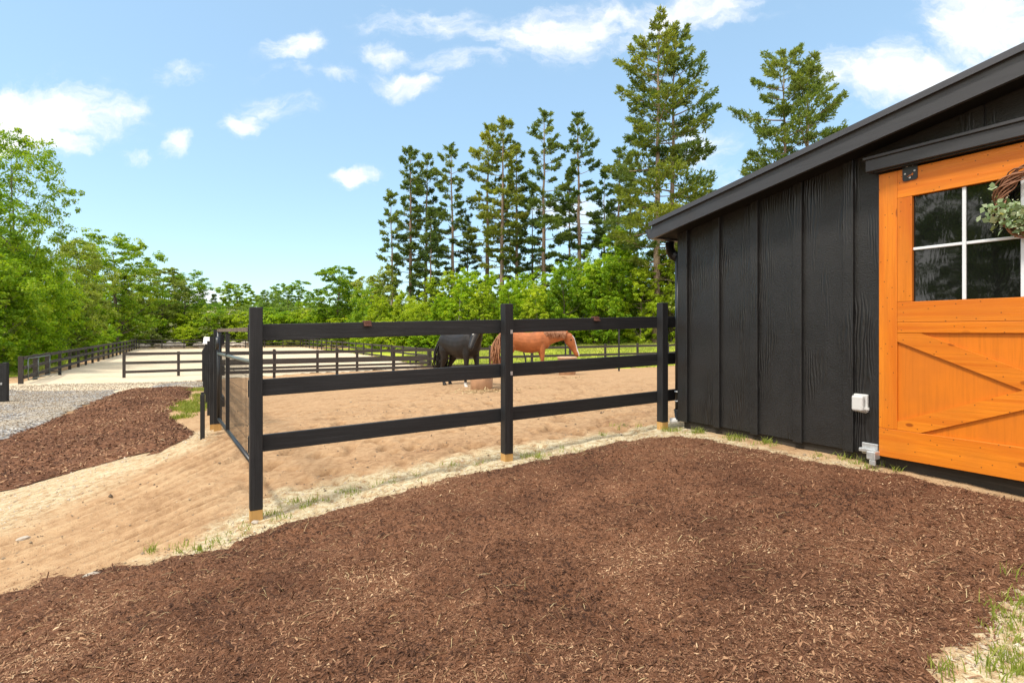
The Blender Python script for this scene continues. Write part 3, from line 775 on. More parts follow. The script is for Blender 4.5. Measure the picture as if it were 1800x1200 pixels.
# open wire gate folded against the near end of the left arena fence
ga, gb = np.array([-19.55,21.75]), np.array([-21.1,24.45])
gl2 = float(np.linalg.norm(gb-ga)); ag = math.atan2(*(gb-ga)[::-1])
board_fence('arena_fence', (-18.95,20.85), (-21.12,24.56), 2, -.56, -.52, 1.12, 1.08, 'short dark end bay of the left arena fence with the gate folded on it', (.93,.60,.27), .13, .14)
g2 = empty('arena_gate', (-18.85,20.95,-.55), math.atan2(24.5-20.95, -20.9+18.85), 'slim steel gate folded open against the left arena fence, small wheel at its end', 'gate')
m = MB()
for z in (.16, 1.0): m.tube([(.35,0,z),(3.9,0,z)], .02, 6)
for x in (.35, 1.9, 3.9): m.tube([(x,0,.16),(x,0,1.0)], .02, 6)
m.build('gate_frame', M['green_metal'], g2, smooth=True)
m = MB()
for i in range(1, 22): m.tube([(.35+3.55*i/22,0,.16),(.35+3.55*i/22,0,1.0)], .0016, 3, False)
for i in range(1, 6): m.tube([(.35,0,.16+.14*i),(3.9,0,.16+.14*i)], .0016, 3, False)
m.build('wire_mesh', M['black_metal'], g2)
MB().box(3.92,4.05,-.3,.02,.26,.30).build('wheel_arm', M['black_metal'], g2)
wh = MB().lathe([(.03,-.04),(.11,-.045),(.13,-.02),(.13,.02),(.11,.045),(.03,.04)], 16).build('gate_wheel', M['rubber'], g2, (4.0,-.33,.12), smooth=True); wh.rotation_euler = (R(90),0,R(20))

# black board gate end at the left border
bg = empty('board_gate', (*hit(14,709),gz(*hit(14,709))), R(190), 'solid black board gate whose end shows at the left border over the gravel', 'gate')
m = MB().box(0,.10,-.05,.05,.03,1.09); bevel(m.build('gate_post', M['black_post'], bg), .006)
for i, z in enumerate((.05,.3902,.7304)): MB().box(.102,2.4,-.02,.02,z,z+.339).build('board', M['black_rail'], bg)
MB().box(.11,.15,.021,.045,.50,.56).build('latch_plate', M['galv'], bg)

bx_, by_ = (np.array(G1)+np.array(B0))/2; bzz = .13-.22+1.27
bk = empty('bucket', (bx_,by_,bzz+.0015), 0, 'small white bucket turned upside down on a post of the fence behind the gate', 'bucket')
MB().lathe([(.11,0),(.10,.02),(.085,.17),(.07,.185),(.01,.187)], 16).build('bucket_body', M['white'], bk, smooth=True)
MB().lathe([(.112,.001),(.120,.004),(.120,.022),(.108,.024)], 16).build('rim', M['plastic_grey'], bk)
# stake, thin posts in the paddock, bits in the arena
def simple(name, label, cat, loc, mb, mat, rz=0, group=None, smooth=False, bev=0):
    o = mb.build(name, mat, None, loc, rz, smooth); tag(o, label, cat, group)
    if bev: bevel(o, bev)
    return o
sx, sy = hit(356,771)
simple('stake', 'short black stake standing in the sand by the far mulch bed', 'stake', (sx,sy,gz(sx,sy)), MB().box(-.026,.026,-.022,.022,-.1,.59).box(-.018,.018,-.014,.014,.5905,.62), M['black_post'], .4, bev=.004)
for px, d, top, lab in ((1088,24.5,575,'tall thin dark post standing alone in the paddock near the barn'),(994,26.0,601,'thin dark post behind the chestnut horse\'s throat'),(924,25.6,618,'short leaning thin post under the chestnut horse\'s belly')):
    x, y, z = at(px, d)
    if px == 1088: z = CAMZ-(653-HOR)*d/F
    h = CAMZ-(top-HOR)*d/F - z
    l = .10 if px == 924 else 0
    simple('thin_post', lab, 'post', (x,y,z), MB().tube([(0,0,-.3),(0,0,h*.6),(-l,0,h)], [.045,.042,.04], 6).tube([(-l,0,h),(-l,0,h+.03)], [.05,.02], 6), M['black_post'])
x, y, z = at(737,33.5)
b = empty('mounting_bench', (x,y,z+.05), .2, 'low dark bench standing on the arena sand behind the fences', 'bench')
MB().box(-.75,.75,-.16,.16,.34,.41).build('seat', M['far_rail'], b)
for s in (-.55,.55): MB().box(s-.05,s+.05,-.13,.13,0,.339).build('leg', M['far_post'], b)

# ------------------------------------------------------------------ barn
BZ = .30
barn = empty('barn', (C0[0],C0[1],BZ), math.atan2(U[1],U[0]), 'black board and batten horse barn with orange sliding door and low metal roof', 'barn')
def bz(z): return z-BZ
WL = 10.6; DEP = 9.0; SL = .1765; TR = 5.3
def zroof(t): return 2.83+SL*((t if t < TR else 2*TR-t)+.2)           # top edge of the rake board
sd0 = bz(.405)
g = MB()
def wall_pts(a, b, lo, drop): return [(a,lo),(b,lo),(b,bz(zroof(b))-drop),(a,bz(zroof(a))-drop)]
n0 = [(0,sd0),(WL,sd0),(WL,bz(zroof(WL))-.03),(TR,bz(zroof(TR))-.03),(0,bz(zroof(0))-.03)]
g.prism(n0, 'y', .0, .12); g.build('gable_wall', M['siding'], barn)
MB().prism(n0, 'y', DEP-.12, DEP).build('gable_wall', M['siding'], barn)
MB().box(0,.12,.1205,DEP-.1205,sd0,bz(2.80)).build('side_wall', M['siding'], barn)
MB().box(WL-.12,WL,.1205,DEP-.1205,sd0,bz(2.80)).build('side_wall', M['siding'], barn)
MB().box(.02,WL-.02,.028,.10,-.7,sd0-.0015).build('skirt_board', M['skirt'], barn)
MB().box(.02,.10,.1015,DEP-.02,-.7,sd0-.0015).build('skirt_board', M['skirt'], barn)
# corner board and battens, the rake hides their tops
def batten(a, b, name='batten', out=.036):
    m = MB().hexa([(a,-out,sd0-.012),(b,-out,sd0-.012),(b,-.0005,sd0-.012),(a,-.0005,sd0-.012),(a,-out,bz(zroof(a))-.06),(b,-out,bz(zroof(b))-.06),(b,-.0005,bz(zroof(b))-.06),(a,-.0005,bz(zroof(a))-.06)])
    return bevel(m.build(name, M['siding'], barn), .003)
batten(-.024,.118,'corner_board',.040)
for k in range(1, 5): batten(.494+.4865*(k-1), .588+.4865*(k-1)-.004)
for t in (5.0,5.49,5.97,6.46,6.95,7.43,7.92,8.4,8.9,9.4,9.9): batten(t, t+.09)
for t in (2.9,3.39,3.87,4.36):
    a, b = t, t+.09
    m = MB().hexa([(a,-.022,bz(3.02)),(b,-.022,bz(3.02)),(b,-.0005,bz(3.02)),(a,-.0005,bz(3.02)),(a,-.022,bz(zroof(a))-.06),(b,-.022,bz(zroof(b))-.06),(b,-.0005,bz(zroof(b))-.06),(a,-.0005,bz(zroof(a))-.06)])
    m.build('batten', M['siding'], barn)
MB().box(-.026,-.0245,-.040,.11,sd0-.012,bz(2.78)).build('corner_board', M['siding'], barn)
# roof deck, rake boards, soffit
OV = .30
def slab(t0, t1, y0, y1, lo, hi):
    return MB().hexa([(t0,y0,bz(zroof(t0))+lo),(t1,y0,bz(zroof(t1))+lo),(t1,y1,bz(zroof(t1))+lo),(t0,y1,bz(zroof(t0))+lo),(t0,y0,bz(zroof(t0))+hi),(t1,y0,bz(zroof(t1))+hi),(t1,y1,bz(zroof(t1))+hi),(t0,y1,bz(zroof(t0))+hi)])
for a, b in ((-.23,TR),(TR,WL+.23)):
    rf = slab(a, b, -OV-.02, DEP+OV, .006, .036).build('roof', M['roof'], barn)
    rb = MB()
    for i in range(1, 23):
        y = -OV+.05+.42*(i-1)
        rb.hexa([(a,y,bz(zroof(a))+.0365),(b,y,bz(zroof(b))+.0365),(b,y+.03,bz(zroof(b))+.0365),(a,y+.03,bz(zroof(a))+.0365),(a,y,bz(zroof(a))+.06),(b,y,bz(zroof(b))+.06),(b,y+.03,bz(zroof(b))+.06),(a,y+.03,bz(zroof(a))+.06)])
    rb.build('roof_rib', M['roof'], rf)
    slab(a, b, -OV-.032, -OV-.0205, -.012, .040).build('drip_edge', M['roof'], barn)
a0 = -.205
slab(a0, TR, -OV, -OV+.035, -.168, .0055).build('rake_board', M['trim'], barn)
slab(TR, WL+.2, -OV, -OV+.035, -.168, .0055).build('rake_board', M['trim'], barn)
slab(a0, TR, -OV+.036, -.0275, -.15, -.13).build('soffit', M['soffit'], barn)
slab(TR, WL+.2, -OV+.036, -.0275, -.15, -.13).build('soffit', M['soffit'], barn)
slab(a0, -.0275, -.027, DEP+OV, -.15, -.13).build('soffit', M['soffit'], barn)
slab(a0-.0005, a0+.025, -OV+.036, DEP+OV, -.168, .0055).build('eave_board', M['trim'], barn)
# K-profile gutter on the eave
gp = [(-.207,bz(2.665)),(-.207,bz(2.80)),(-.215,bz(2.80)),(-.215,bz(2.675)),(-.262,bz(2.675)),(-.295,bz(2.735)),(-.318,bz(2.792)),(-.326,bz(2.792)),(-.303,bz(2.73)),(-.268,bz(2.665))]
MB().prism(gp[::-1], 'y', -OV+.005, DEP+OV).build('gutter', M['trim'], barn)
MB().prism([(-.2155,bz(2.676)),(-.2155,bz(2.79)),(-.312,bz(2.79)),(-.262,bz(2.676))], 'y', -OV+.012, -OV+.016).build('gutter_cap', M['trim'], barn)
# corrugated elbow and downspout behind the corner
pts = []; rad = []
for i in range(41):
    t = i/40
    if t < .25: p = (-.30, .12, 2.67-.06*t/.25)
    elif t < .75:
        a = (t-.25)/.5*R(70); p = (-.30+.15*(1-math.cos(a)), .12, 2.61-.15*math.sin(a))
    else: p = (-.20+.07*(t-.75)/.25, .12-.03*(t-.75)/.25, 2.469-.03*(t-.75)/.25)
    pts.append((p[0], p[1], bz(p[2]))); rad.append(.062 if i % 2 else .048)
ds = MB().tube([(-.13,.09,bz(2.45)),(-.13,.09,bz(.52))], .042, 10).build('downspout', M['black_metal'], barn, smooth=True)
MB().tube(pts, rad, 12).build('elbow', M['plastic_black'], ds)
pts = [(-.13+.0*i, .09+.002*i, bz(.52-.011*i)) for i in range(14)]
MB().tube(pts, [.06 if i % 2 else .05 for i in range(14)], 12).build('drain_hose', M['plastic_black'], ds)
MB().tube([(-.125,.11,bz(.37)),(-.215,.03,bz(.355))], [.04,.04], 12).build('drain_outlet', M['plastic_grey'], ds)
for zz in (.62,.74): MB().lathe([(.046,-.006),(.05,0),(.046,.006)], 12, (-.13,.09,bz(zz))).build('strap', M['galv'], ds)
# outlet box and its cover
ob = bevel(MB().box(2.045,2.165,-.03,-.0005,bz(.775),bz(.935)).build('outlet_box', M['plastic_grey'], barn), .008, 2)
bevel(MB().box(2.052,2.150,-.085,-.0305,bz(.785),bz(.925)).build('cover', M['plastic_grey'], ob), .018, 3)
MB().box(2.14,2.185,-.05,-.0305,bz(.80),bz(.822)).build('cover_latch', M['plastic_grey'], ob)
MB().tube([(2.03,-.004,bz(.768)),(2.07,-.012,bz(.775)),(2.15,-.012,bz(.768))], .004, 6).build('cable', M['galv'], ob)
gb_ = bevel(MB().box(2.11,2.245,-.016,-.0005,bz(.40),bz(.50)).box(2.105,2.25,-.06,-.0165,bz(.425),bz(.455)).build('door_guide', M['galv'], barn), .004)
bevel(MB().box(2.215,2.285,-.155,-.0605,bz(.385),bz(.455)).box(2.235,2.285,-.152,-.128,bz(.335),bz(.3845)).build('guide_roller', M['galv'], gb_), .006)
MB().hexa([(1.018,-.003,bz(.845)),(1.034,-.003,bz(.835)),(1.034,-.0005,bz(.835)),(1.018,-.0005,bz(.845)),(1.012,-.003,bz(.875)),(1.032,-.003,bz(.885)),(1.032,-.0005,bz(.885)),(1.012,-.0005,bz(.875))]).build('paint_chip', M['white'], barn)
# header box over the sliding track
hb = bevel(MB().box(2.21,5.6,-.16,-.023,bz(2.898),bz(3.0)).build('track_header', M['trim'], barn), .004)
bevel(MB().box(2.195,5.62,-.178,-.023,bz(3.0005),bz(3.026)).build('header_cap', M['trim'], hb), .003)
MB().box(2.26,5.5,-.125,-.085,bz(2.886),bz(2.8975)).build('track', M['black_metal'], hb)
# sliding door
T0, T1 = 2.278, 4.522; ZB, ZT = bz(.416), bz(2.874); yo = -.072
TM = (T0+T1)/2
zmB, zmT = bz(1.49), bz(1.752); zr = bz(.662); zw = bz(2.634)
dr = MB().box(T0+.006,T1-.006,yo+.0225,yo+.047,ZB+.006,zmT-.02).build('sliding_door', M['orange_p'], barn)
def dpart(mb, name, mat, bev_=.004):
    return bevel(mb.build(name, mat, dr), bev_, 2)
dpart(MB().box(T0,T0+.142,yo,yo+.022,zr+.0015,ZT), 'stile', M['orange_z'])
dpart(MB().box(T1-.142,T1,yo,yo+.022,zr+.0015,ZT), 'stile', M['orange_z'])
dpart(MB().box(T0+.1425,2.53,yo+.001,yo+.055,zmT+.0015,zw+.0), 'stile', M['orange_z'])
dpart(MB().box(4.27,T1-.1425,yo+.001,yo+.055,zmT+.0015,zw+.0), 'stile', M['orange_z'])
dpart(MB().box(T0+.1425,T1-.1425,yo+.0008,yo+.055,zw+.0015,ZT-.0), 'door_rail', M['orange_x'])
dpart(MB().box(T0+.1425,T1-.1425,yo+.0008,yo+.022,zmB+.09,zmT), 'door_rail', M['orange_x'])
dpart(MB().box(T0+.1425,T1-.1425,yo+.0012,yo+.022,zmB,zmB+.0885), 'door_rail', M['orange_x'])
dpart(MB().box(T0,T1,yo-.0005,yo+.022,ZB,zr), 'door_rail', M['orange_x'])
xl, xr = T0+.143, T1-.143; zc = (zr+zmB)/2
def brace(xa, za, xb, zb2, hw, y0):
    d = Vector((xb-xa, zb2-za)); L = d.length
    m = MB().box(0,L,0,.0215,-hw,hw)
    o = bevel(m.build('brace', M['orange_x'], dr, (xa,y0,za)), .003)
    o.rotation_euler = (0, -math.atan2(d.y, d.x), 0); return o
def brace_poly(side, up):
    # one arm from a corner of the lower panel to its middle
    xa = xl if side < 0 else xr; za = zmB-.0015 if up else zr+.0025
    hw = .066; d = Vector((TM-xa, zc-za)); L = d.length; d.normalize(); n = Vector((-d.y, d.x))
    s = 1 if up else -1
    sx_ = -side
    pts = [(xa, za), (xa+sx_*hw*1.9/abs(d.y)*1.0, za), (TM, zc+s*hw*1.0/abs(d.x)), (TM, zc-s*.000+s*.001), (TM-sx_*.12, zc-s*hw*.0+s*(-.0)) , (xa, za-s*hw*1.0/abs(d.x))]
    pts = [(xa, za), (xa+sx_*hw/abs(d.y), za), (TM, zc+s*(hw/abs(d.x))), (TM, zc+s*.001), (TM-sx_*(hw/abs(d.y)), zc+s*.001), (xa, za-s*hw/abs(d.x))]
    if (sx_*s) < 0: pts = pts
    m = MB().prism(pts, 'y', yo+.003, yo+.0222)
    o = m.build('brace', M['orange_x'], dr); return o
for sd in (-1, 1):
    for up in (True, False): brace_poly(sd, up)
# window: glass and bars
wn = MB().box(2.531,4.269,yo+.034,yo+.042,zmT+.001,zw-.001).build('window', M['glass'], barn)
wb = MB()
for k in range(1, 5):
    t = 2.53+.348*k
    bevel(MB().box(t-.0125,t+.0125,yo+.018,yo+.0335,zmT+.001,zw-.001).build('muntin', M['muntin'], wn), .003)
zm = bz(2.193)
for k in range(5):
    a = 2.531+.348*k+(.0130 if k else 0); b = 2.53+.348*(k+1)-.0130
    bevel(MB().box(a,b,yo+.019,yo+.0335,zm-.0115,zm+.0115).build('muntin', M['muntin'], wn), .003)
# hanger plate with bolts
for tc in (2.519, 4.28):
    pts = []
    for cx, cz, a0_ in ((.035,-.035,-90),(.035,.05,0),(-.035,.05,90),(-.035,-.035,180)):
        for k in range(5):
            a = R(a0_+k*22.5); pts.append((tc+cx+.02*math.cos(a), bz(2.822)+cz+.02*math.sin(a)))
    hp = MB().prism(pts, 'y', yo-.008, yo-.0006).build('door_hanger', M['black_metal'], barn)
    for dx, dz in ((-.035,.005),(.035,.018),(0,-.033),(-.02,.068),(.022,.07)):
        b = MB().lathe([(.008,0),(.008,.004),(.004,.006)], 8).build('bolt', M['galv'], hp, (tc+dx, yo-.0082, bz(2.822)+dz)); b.rotation_euler = (R(90),0,0)
    # cut-out running animal mark below the bolts, orange showing through
    mk = MB()
    for q in ([(-.024,-.018),(-.012,-.021),(-.004,-.010),(.006,-.012),(.012,-.004),(.022,.004),(.026,-.008),(.020,-.020),(.012,-.012),(.004,-.020),(-.004,-.017),(-.014,-.026)],):
        mk.prism([(tc+p[0]*1.0, bz(2.822)+p[1]) for p in q], 'y', yo-.0092, yo-.0083)
    mk.build('cut_out', M['orange_p'], hp)
    MB().box(tc-.012,tc+.012,yo-.006,yo-.0008,bz(2.893),bz(2.90)).build('hanger_arm', M['black_metal'], hp)

# wreath on the door
def blocal(t, y, z): return Vector((C0[0]+U[0]*t+NI[0]*y, C0[1]+U[1]*t+NI[1]*y, z))
WT, WZ, WR = 3.345, 2.445, .235
wr = empty('wreath', blocal(WT, yo-.05, WZ), math.atan2(U[1],U[0]), 'brown twig wreath with pale green leaves hanging on the orange door\'s window', 'wreath')
vr = MB()
for s in range(22):
    ph = s*2.4; r0 = WR*random.uniform(.86,1.08); tw = random.choice((3,4,5)); am = random.uniform(.018,.042); pts = []
    st = random.random()*6.28; span = random.uniform(3.6,6.6)
    for i in range(46):
        a = st+span*i/45
        rr = r0+am*math.cos(tw*a+ph); pts.append((rr*math.cos(a), -.0+am*.9*math.sin(tw*a+ph), rr*math.sin(a)))
    vr.tube(pts, [.0055 if 2 < i < 43 else .003 for i in range(46)], 5)
vr.build('vine_ring', M['vine'], wr, smooth=True)
# leaves gathered at the lower left of the ring
def leaf_cloud(C, N, S, asp, fold=.18):
    n = len(C)
    N = N/np.linalg.norm(N, axis=1, keepdims=True)
    r = rng.normal(size=(n,3)); a = np.cross(N, r); a /= np.linalg.norm(a, axis=1, keepdims=True); b = np.cross(N, a)
    l = S[:,None]*.5; w = l*asp[:,None] if hasattr(asp,'__len__') else l*asp
    fo = N*l*fold
    return np.stack([C-a*l, C-b*w+fo, C+a*l, C+b*w+fo], 1).reshape(-1, 3)
n = 680
a = rng.normal(R(236), R(24), n); rr = WR+rng.normal(0, .038, n)
Cc = np.stack([rr*np.cos(a)+rng.normal(0,.03,n), -.03+rng.normal(0,.035,n), rr*np.sin(a)*.75+.02+rng.normal(0,.035,n)], -1)
N_ = rng.normal(size=(n,3))+np.array([0,-1.2,.6])
me = quads_mesh('foliage', leaf_cloud(Cc, N_, np.where(np.arange(n) < 430, rng.uniform(.028,.072,n), rng.uniform(.010,.018,n)), rng.uniform(.5,.8,n)), n, {'tone': np.where(np.arange(n) < 430, np.clip(rng.beta(1.4,1.9,n), 0, 1), .97)})
link('foliage', me, M['wreath_leaf'], wr)
# ------------------------------------------------------------------ feed tubs and horses
def tub(px, py, d, rad, h, lab):
    x, y, z = at(px, d)
    t = empty('feed_tub', (x,y,z), 0, lab, 'tub', 'feed tubs in the paddock')
    MB().lathe([(rad*.84,-.03),(rad*.88,.0),(rad*.97,h*.92),(rad*.93,h*.93),(rad*.80,.06),(.02,.05)], 28).build('tub_body', M['tub'], t, smooth=True)
    MB().lathe([(rad*.93,h*.922),(rad*1.04,h*.925),(rad*1.05,h),(rad*.95,h*1.005)], 28).build('rim', M['tub_rim'], t)
    MB().lathe([(rad*.80,h*.45),(rad*.4,h*.52),(.01,h*.55)], 16).build('hay', M['straw'], t)
    return x, y, z
tub(846.5, 684, 12.6, .285, .50, 'round brown feed tub on the sand in front of the black horse')
tub(997, 661, 17.6, .31, .58, 'round brown feed tub under the chestnut horse\'s lowered head')

def horse_body(neck, head, spread, fore, hind):
    m = MB()
    S = lambda x, z, ry, rz: ((x,0,z),(0,ry,0),(0,0,rz))
    m.loft([S(-.84,1.14,.08,.10),S(-.80,1.15,.18,.20),S(-.68,1.15,.255,.285),S(-.48,1.14,.285,.315),S(-.25,1.10,.285,.315),S(0,1.06,.30,.335),S(.22,1.06,.29,.345),S(.42,1.10,.255,.345),S(.58,1.12,.215,.31),S(.72,1.10,.165,.23),S(.79,1.09,.09,.13)], 18)
    def chain(pts, seg=12):
        n = len(pts); secs = []
        for i, (p, a, b) in enumerate(pts):
            t = Vector(pts[min(i+1,n-1)][0])-Vector(pts[max(i-1,0)][0]); t.normalize()
            side = Vector((0,1,0))-t*t.y
            if side.length < .3: side = Vector((1,0,0))-t*t.x
            side.normalize(); up = t.cross(side)
            secs.append((p, side*a, up*b))
        m.loft(secs, seg)
    chain(neck, 16); chain(head, 14)
    for s in (-1, 1):
        for k, off in ((0,fore[0 if s < 0 else 1]),):
            chain([((.48,s*.13,1.05),.10,.15),((.50,s*.15,.86),.085,.115),((.51+off*.3,s*.15,.66),.062,.080),((.51+off*.5,s*.15,.46),.050,.058),((.51+off*.6,s*.15,.42),.048,.055),((.50+off*.75,s*.15,.30),.034,.040),((.50+off*.9,s*.15,.16),.036,.042),((.505+off*.95,s*.15,.11),.043,.050),((.53+off,s*.15,.06),.040,.045),((.545+off,s*.15,.045),.05,.06),((.56+off,s*.15,0.0),.06,.072)])
        off = hind[0 if s < 0 else 1]
        chain([((-.55,s*.13,1.12),.13,.24),((-.52,s*.16,.92),.125,.20),((-.56+off*.2,s*.16,.74),.085,.125),((-.66+off*.4,s*.15,.58),.056,.075),((-.715+off*.5,s*.15,.49),.048,.066),((-.71+off*.6,s*.15,.40),.040,.052),((-.69+off*.8,s*.15,.26),.036,.043),((-.68+off*.9,s*.15,.13),.042,.050),((-.65+off,s*.15,.07),.041,.046),((-.64+off,s*.15,.045),.05,.06),((-.62+off,s*.15,0.0),.06,.07)])
    return m
def ears(m, c, fwd, up, side):
    c, fwd, up, side = Vector(c), Vector(fwd), Vector(up), Vector(side)
    for s in (-1, 1):
        b = c+side*.055*s
        m.loft([(b-up*.03, side*.035, fwd*.03),(b+up*.05+side*.008*s, side*.034, fwd*.022),(b+up*.10+side*.012*s, side*.022, fwd*.014),(b+up*.15+side*.008*s, side*.004, fwd*.004)], 8)
def remesh(mb, name, voxel=.017, smooth=5):
    me = mb.mesh(name+'_src')
    o = bpy.data.objects.new(name+'_tmp', me); COL.objects.link(o)
    r = o.modifiers.new('r', 'REMESH'); r.mode = 'VOXEL'; r.voxel_size = voxel; r.use_smooth_shade = True
    s = o.modifiers.new('s', 'SMOOTH'); s.factor = .5; s.iterations = smooth
    dg = bpy.context.evaluated_depsgraph_get()
    new = bpy.data.meshes.new_from_object(o.evaluated_get(dg)); new.name = name
    bpy.data.objects.remove(o); bpy.data.meshes.remove(me)
    new.polygons.foreach_set('use_smooth', [True]*len(new.polygons))
    return new
def paint_coat(me, f_dark, f_white):
    n = len(me.vertices); co = np.empty(n*3, np.float32); me.vertices.foreach_get('co', co); co = co.reshape(-1,3)
    for nm, f in (('point', f_dark), ('blaze', f_white)):
        a = me.attributes.new(nm, 'FLOAT', 'POINT'); a.data.foreach_set('value', np.clip(f(co), 0, 1).astype(np.float32))
def coat(name, base, dark, white=(.68,.64,.58), hi=1.25, rough=.5):
    m = newmat(name); t = NT(m); v = t.obj()
    n = t.noise(v, 5, 4, .6); fine = t.noise(t.map(v, (10,40,40)), 6, 3)
    c = t.ramp([(.3, tuple(x*.75 for x in base)), (.7, tuple(min(1,x*hi) for x in base))], n)
    c = t.mix(c, dark, t.attr('point')); c = t.mix(c, white, t.attr('blaze'))
    p = t.out(c, rough, t.bump(fine, .12, .004), .3)
    return m
def hair(name, col, hi):
    m = newmat(name); t = NT(m); v = t.obj()
    n = t.noise(t.map(v, (40,40,5)), 3, 4)
    t.out(t.ramp([(.3, tuple(x*.6 for x in col)), (.75, hi)], n), .5, t.bump(n, .4, .01), .4); return m
def strands(mb, roots, length, r, drift, n_seg=7, wob=.03):
    for p, d, L in roots:
        pts = []; p = Vector(p); d = Vector(d)
        for i in range(n_seg):
            k = i/(n_seg-1)
            q = p+d*math.sin(min(1,k*1.6)*math.pi/2)*.10+Vector((0,0,-1))*L*k**1.15*1.0+Vector((random.gauss(0,wob)*k, random.gauss(0,wob)*k, 0))+Vector(drift)*k
            pts.append(q)
        mb.tube(pts, [r*(.6+.6*math.sin(k/(n_seg-1)*math.pi)) * (1 if k < n_seg-1 else .15) for k in range(n_seg)], 5)

sq = lambda *a: np.sqrt(sum(x*x for x in a))
def seg_t(co, a, b):
    a, b = np.array(a), np.array(b); e = b-a; L2 = e@e
    t = ((co-a)@e)/L2; q = a+np.clip(t,0,1)[:,None]*e
    return t, np.linalg.norm(co-q, axis=1)

# chestnut, side on, head lowered to its tub
neck = [((.50,0,1.16),.17,.31),((.70,0,1.21),.145,.265),((.92,0,1.255),.115,.205),((1.12,0,1.285),.098,.175),((1.28,0,1.29),.09,.155),((1.38,0,1.275),.075,.12)]
head = [((1.29,0,1.325),.08,.10),((1.38,0,1.255),.115,.165),((1.46,0,1.125),.11,.18),((1.55,0,0.955),.09,.135),((1.63,0,0.795),.072,.10),((1.685,0,0.685),.072,.088),((1.72,0,0.620),.06,.07),((1.735,0,0.585),.03,.035)]
hb_ = horse_body(neck, head, 0, (.0,.14), (.0,-.16))
fw = Vector((.45,0,-.89)); upv = Vector((.75,0,.66))
ears(hb_, (1.335,0,1.375), upv.cross(Vector((0,1,0))), (.35,0,.94), (0,1,0))
me = remesh(hb_, 'body')
def wh(co):
    t, d = seg_t(co, (1.47,0,1.325), (1.80,0,.655))
    face = (t > .08)*(np.abs(co[:,1]) < .062)*(d < .085)*1.0
    sock = ((co[:,2] < .26) & (co[:,0] < -.4) & (co[:,1] > 0))*1.0
    return np.maximum(face, sock*np.clip((.26-co[:,2])/.04,0,1))
def dk(co):
    muz = np.clip((.645-co[:,2])/.06,0,1)*(co[:,0] > 1.5)
    nos = ((sq(co[:,0]-1.735, np.abs(co[:,1])-.046, co[:,2]-.655) < .026) | (sq(co[:,0]-1.475, np.abs(co[:,1])-.10, co[:,2]-1.145) < .028))*1.0
    hoof = (co[:,2] < .05)*1.0
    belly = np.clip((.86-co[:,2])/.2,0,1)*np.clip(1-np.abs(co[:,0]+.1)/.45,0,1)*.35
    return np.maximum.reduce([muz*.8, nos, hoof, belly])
paint_coat(me, dk, wh)
x, y, z = at(924, 18.0)
hz = .5*(z+CAMZ-(660-HOR)*18.0/F)
CH = empty('horse', (x,y,hz), R(9), 'chestnut horse with white blaze eating from a tub, side on behind the middle post', 'horse')
CH.scale = (1.04,1.04,1.02)
M['chestnut'] = coat('chestnut coat', (.33,.105,.033), (.10,.035,.015), hi=1.3)
M['chestnut_hair'] = hair('chestnut hair', (.28,.10,.042), (.50,.24,.12))
link('body', me, M['chestnut'], CH)
mb = MB()
for i in range(120):
    k = i/119; p = (.55+.74*k, random.uniform(-.02,.01), 1.462+.02*math.sin(k*3.0)-.02*k)
    strands(mb, [(p, (random.uniform(-.05,.1), -1.05 if random.random() < .8 else 1.0, .1), random.uniform(.16,.34))], 0, .0075, (0,-.05,0), 6, .012)
for i in range(6): strands(mb, [((1.40,random.gauss(0,.02),1.40), (.6,random.gauss(0,.3),0), .2)], 0, .011, (.06,0,0), 5, .01)
mb.build('mane', M['chestnut_hair'], CH, smooth=True)
mb = MB()
for i in range(170):
    strands(mb, [((-.83+random.gauss(0,.015), random.gauss(0,.04), 1.30+random.gauss(0,.03)), (-1.1+random.gauss(0,.55), random.gauss(0,.75), .3), random.uniform(.85,1.15))], 0, .0135, (-.02,0,0), 8, .03)
mb.build('tail', M['chestnut_hair'], CH, smooth=True)
mb = MB()
for s in (-1,1): mb.lathe([(.001,-.018),(.016,-.01),(.02,0),(.016,.01),(.001,.018)], 8, (1.468,s*.106,1.15))
mb.build('eyes', M['rubber'], CH, smooth=True)

# black horse, turned three-quarters, face to the camera
ny = -.20
neck = [((.50,0,1.16),.17,.31),((.68,-.0,1.27),.15,.27),((.85,-.05,1.38),.12,.21),((.99,-.12,1.48),.10,.165),((1.06,-.19,1.52),.085,.13)]
head = [((1.02,-.16,1.55),.075,.09),((1.08,-.22,1.49),.105,.14),((1.15,-.33,1.38),.10,.14),((1.21,-.44,1.25),.082,.105),((1.26,-.53,1.13),.068,.082),((1.285,-.575,1.06),.066,.072),((1.30,-.60,1.01),.052,.055),((1.305,-.61,.99),.028,.03)]
hb_ = horse_body(neck, head, 0, (-.05,.10), (.10,-.08))
hd = Vector((.22,-.45,-.48)).normalized(); sd = hd.cross(Vector((0,0,1))).normalized()
ears(hb_, (1.045,-.19,1.63), sd.cross(Vector((0,0,1))), (0.05,-.1,.99), sd)
me = remesh(hb_, 'body')
def wh(co):
    t, d = seg_t(co, (1.14,-.28,1.58), (1.33,-.66,1.16))
    fwd = np.array([.40,-.80,.45]); side = np.array(sd)
    a = np.abs((co-np.array([1.15,-.33,1.38]))@side)
    front = ((co-np.array([1.15,-.33,1.38]))@(fwd-np.array(hd)*0)) > .03
    face = (t > .12)*(t < .50)*(a < .020)*front*(co[:,2] > 1.16)*(co[:,0] > .98)*1.0
    sock = np.clip((.17-co[:,2])/.04,0,1)*((co[:,0] > .2) & (co[:,1] < 0))*.85
    return np.maximum(face, sock)
def dk(co):
    nos = (sq(co[:,0]-1.31, co[:,1]+.60, co[:,2]-1.03) < .03)*.9
    return np.maximum(nos, (co[:,2] < .05)*1.0)
paint_coat(me, dk, wh)
x, y, z = at(809, 13.75)
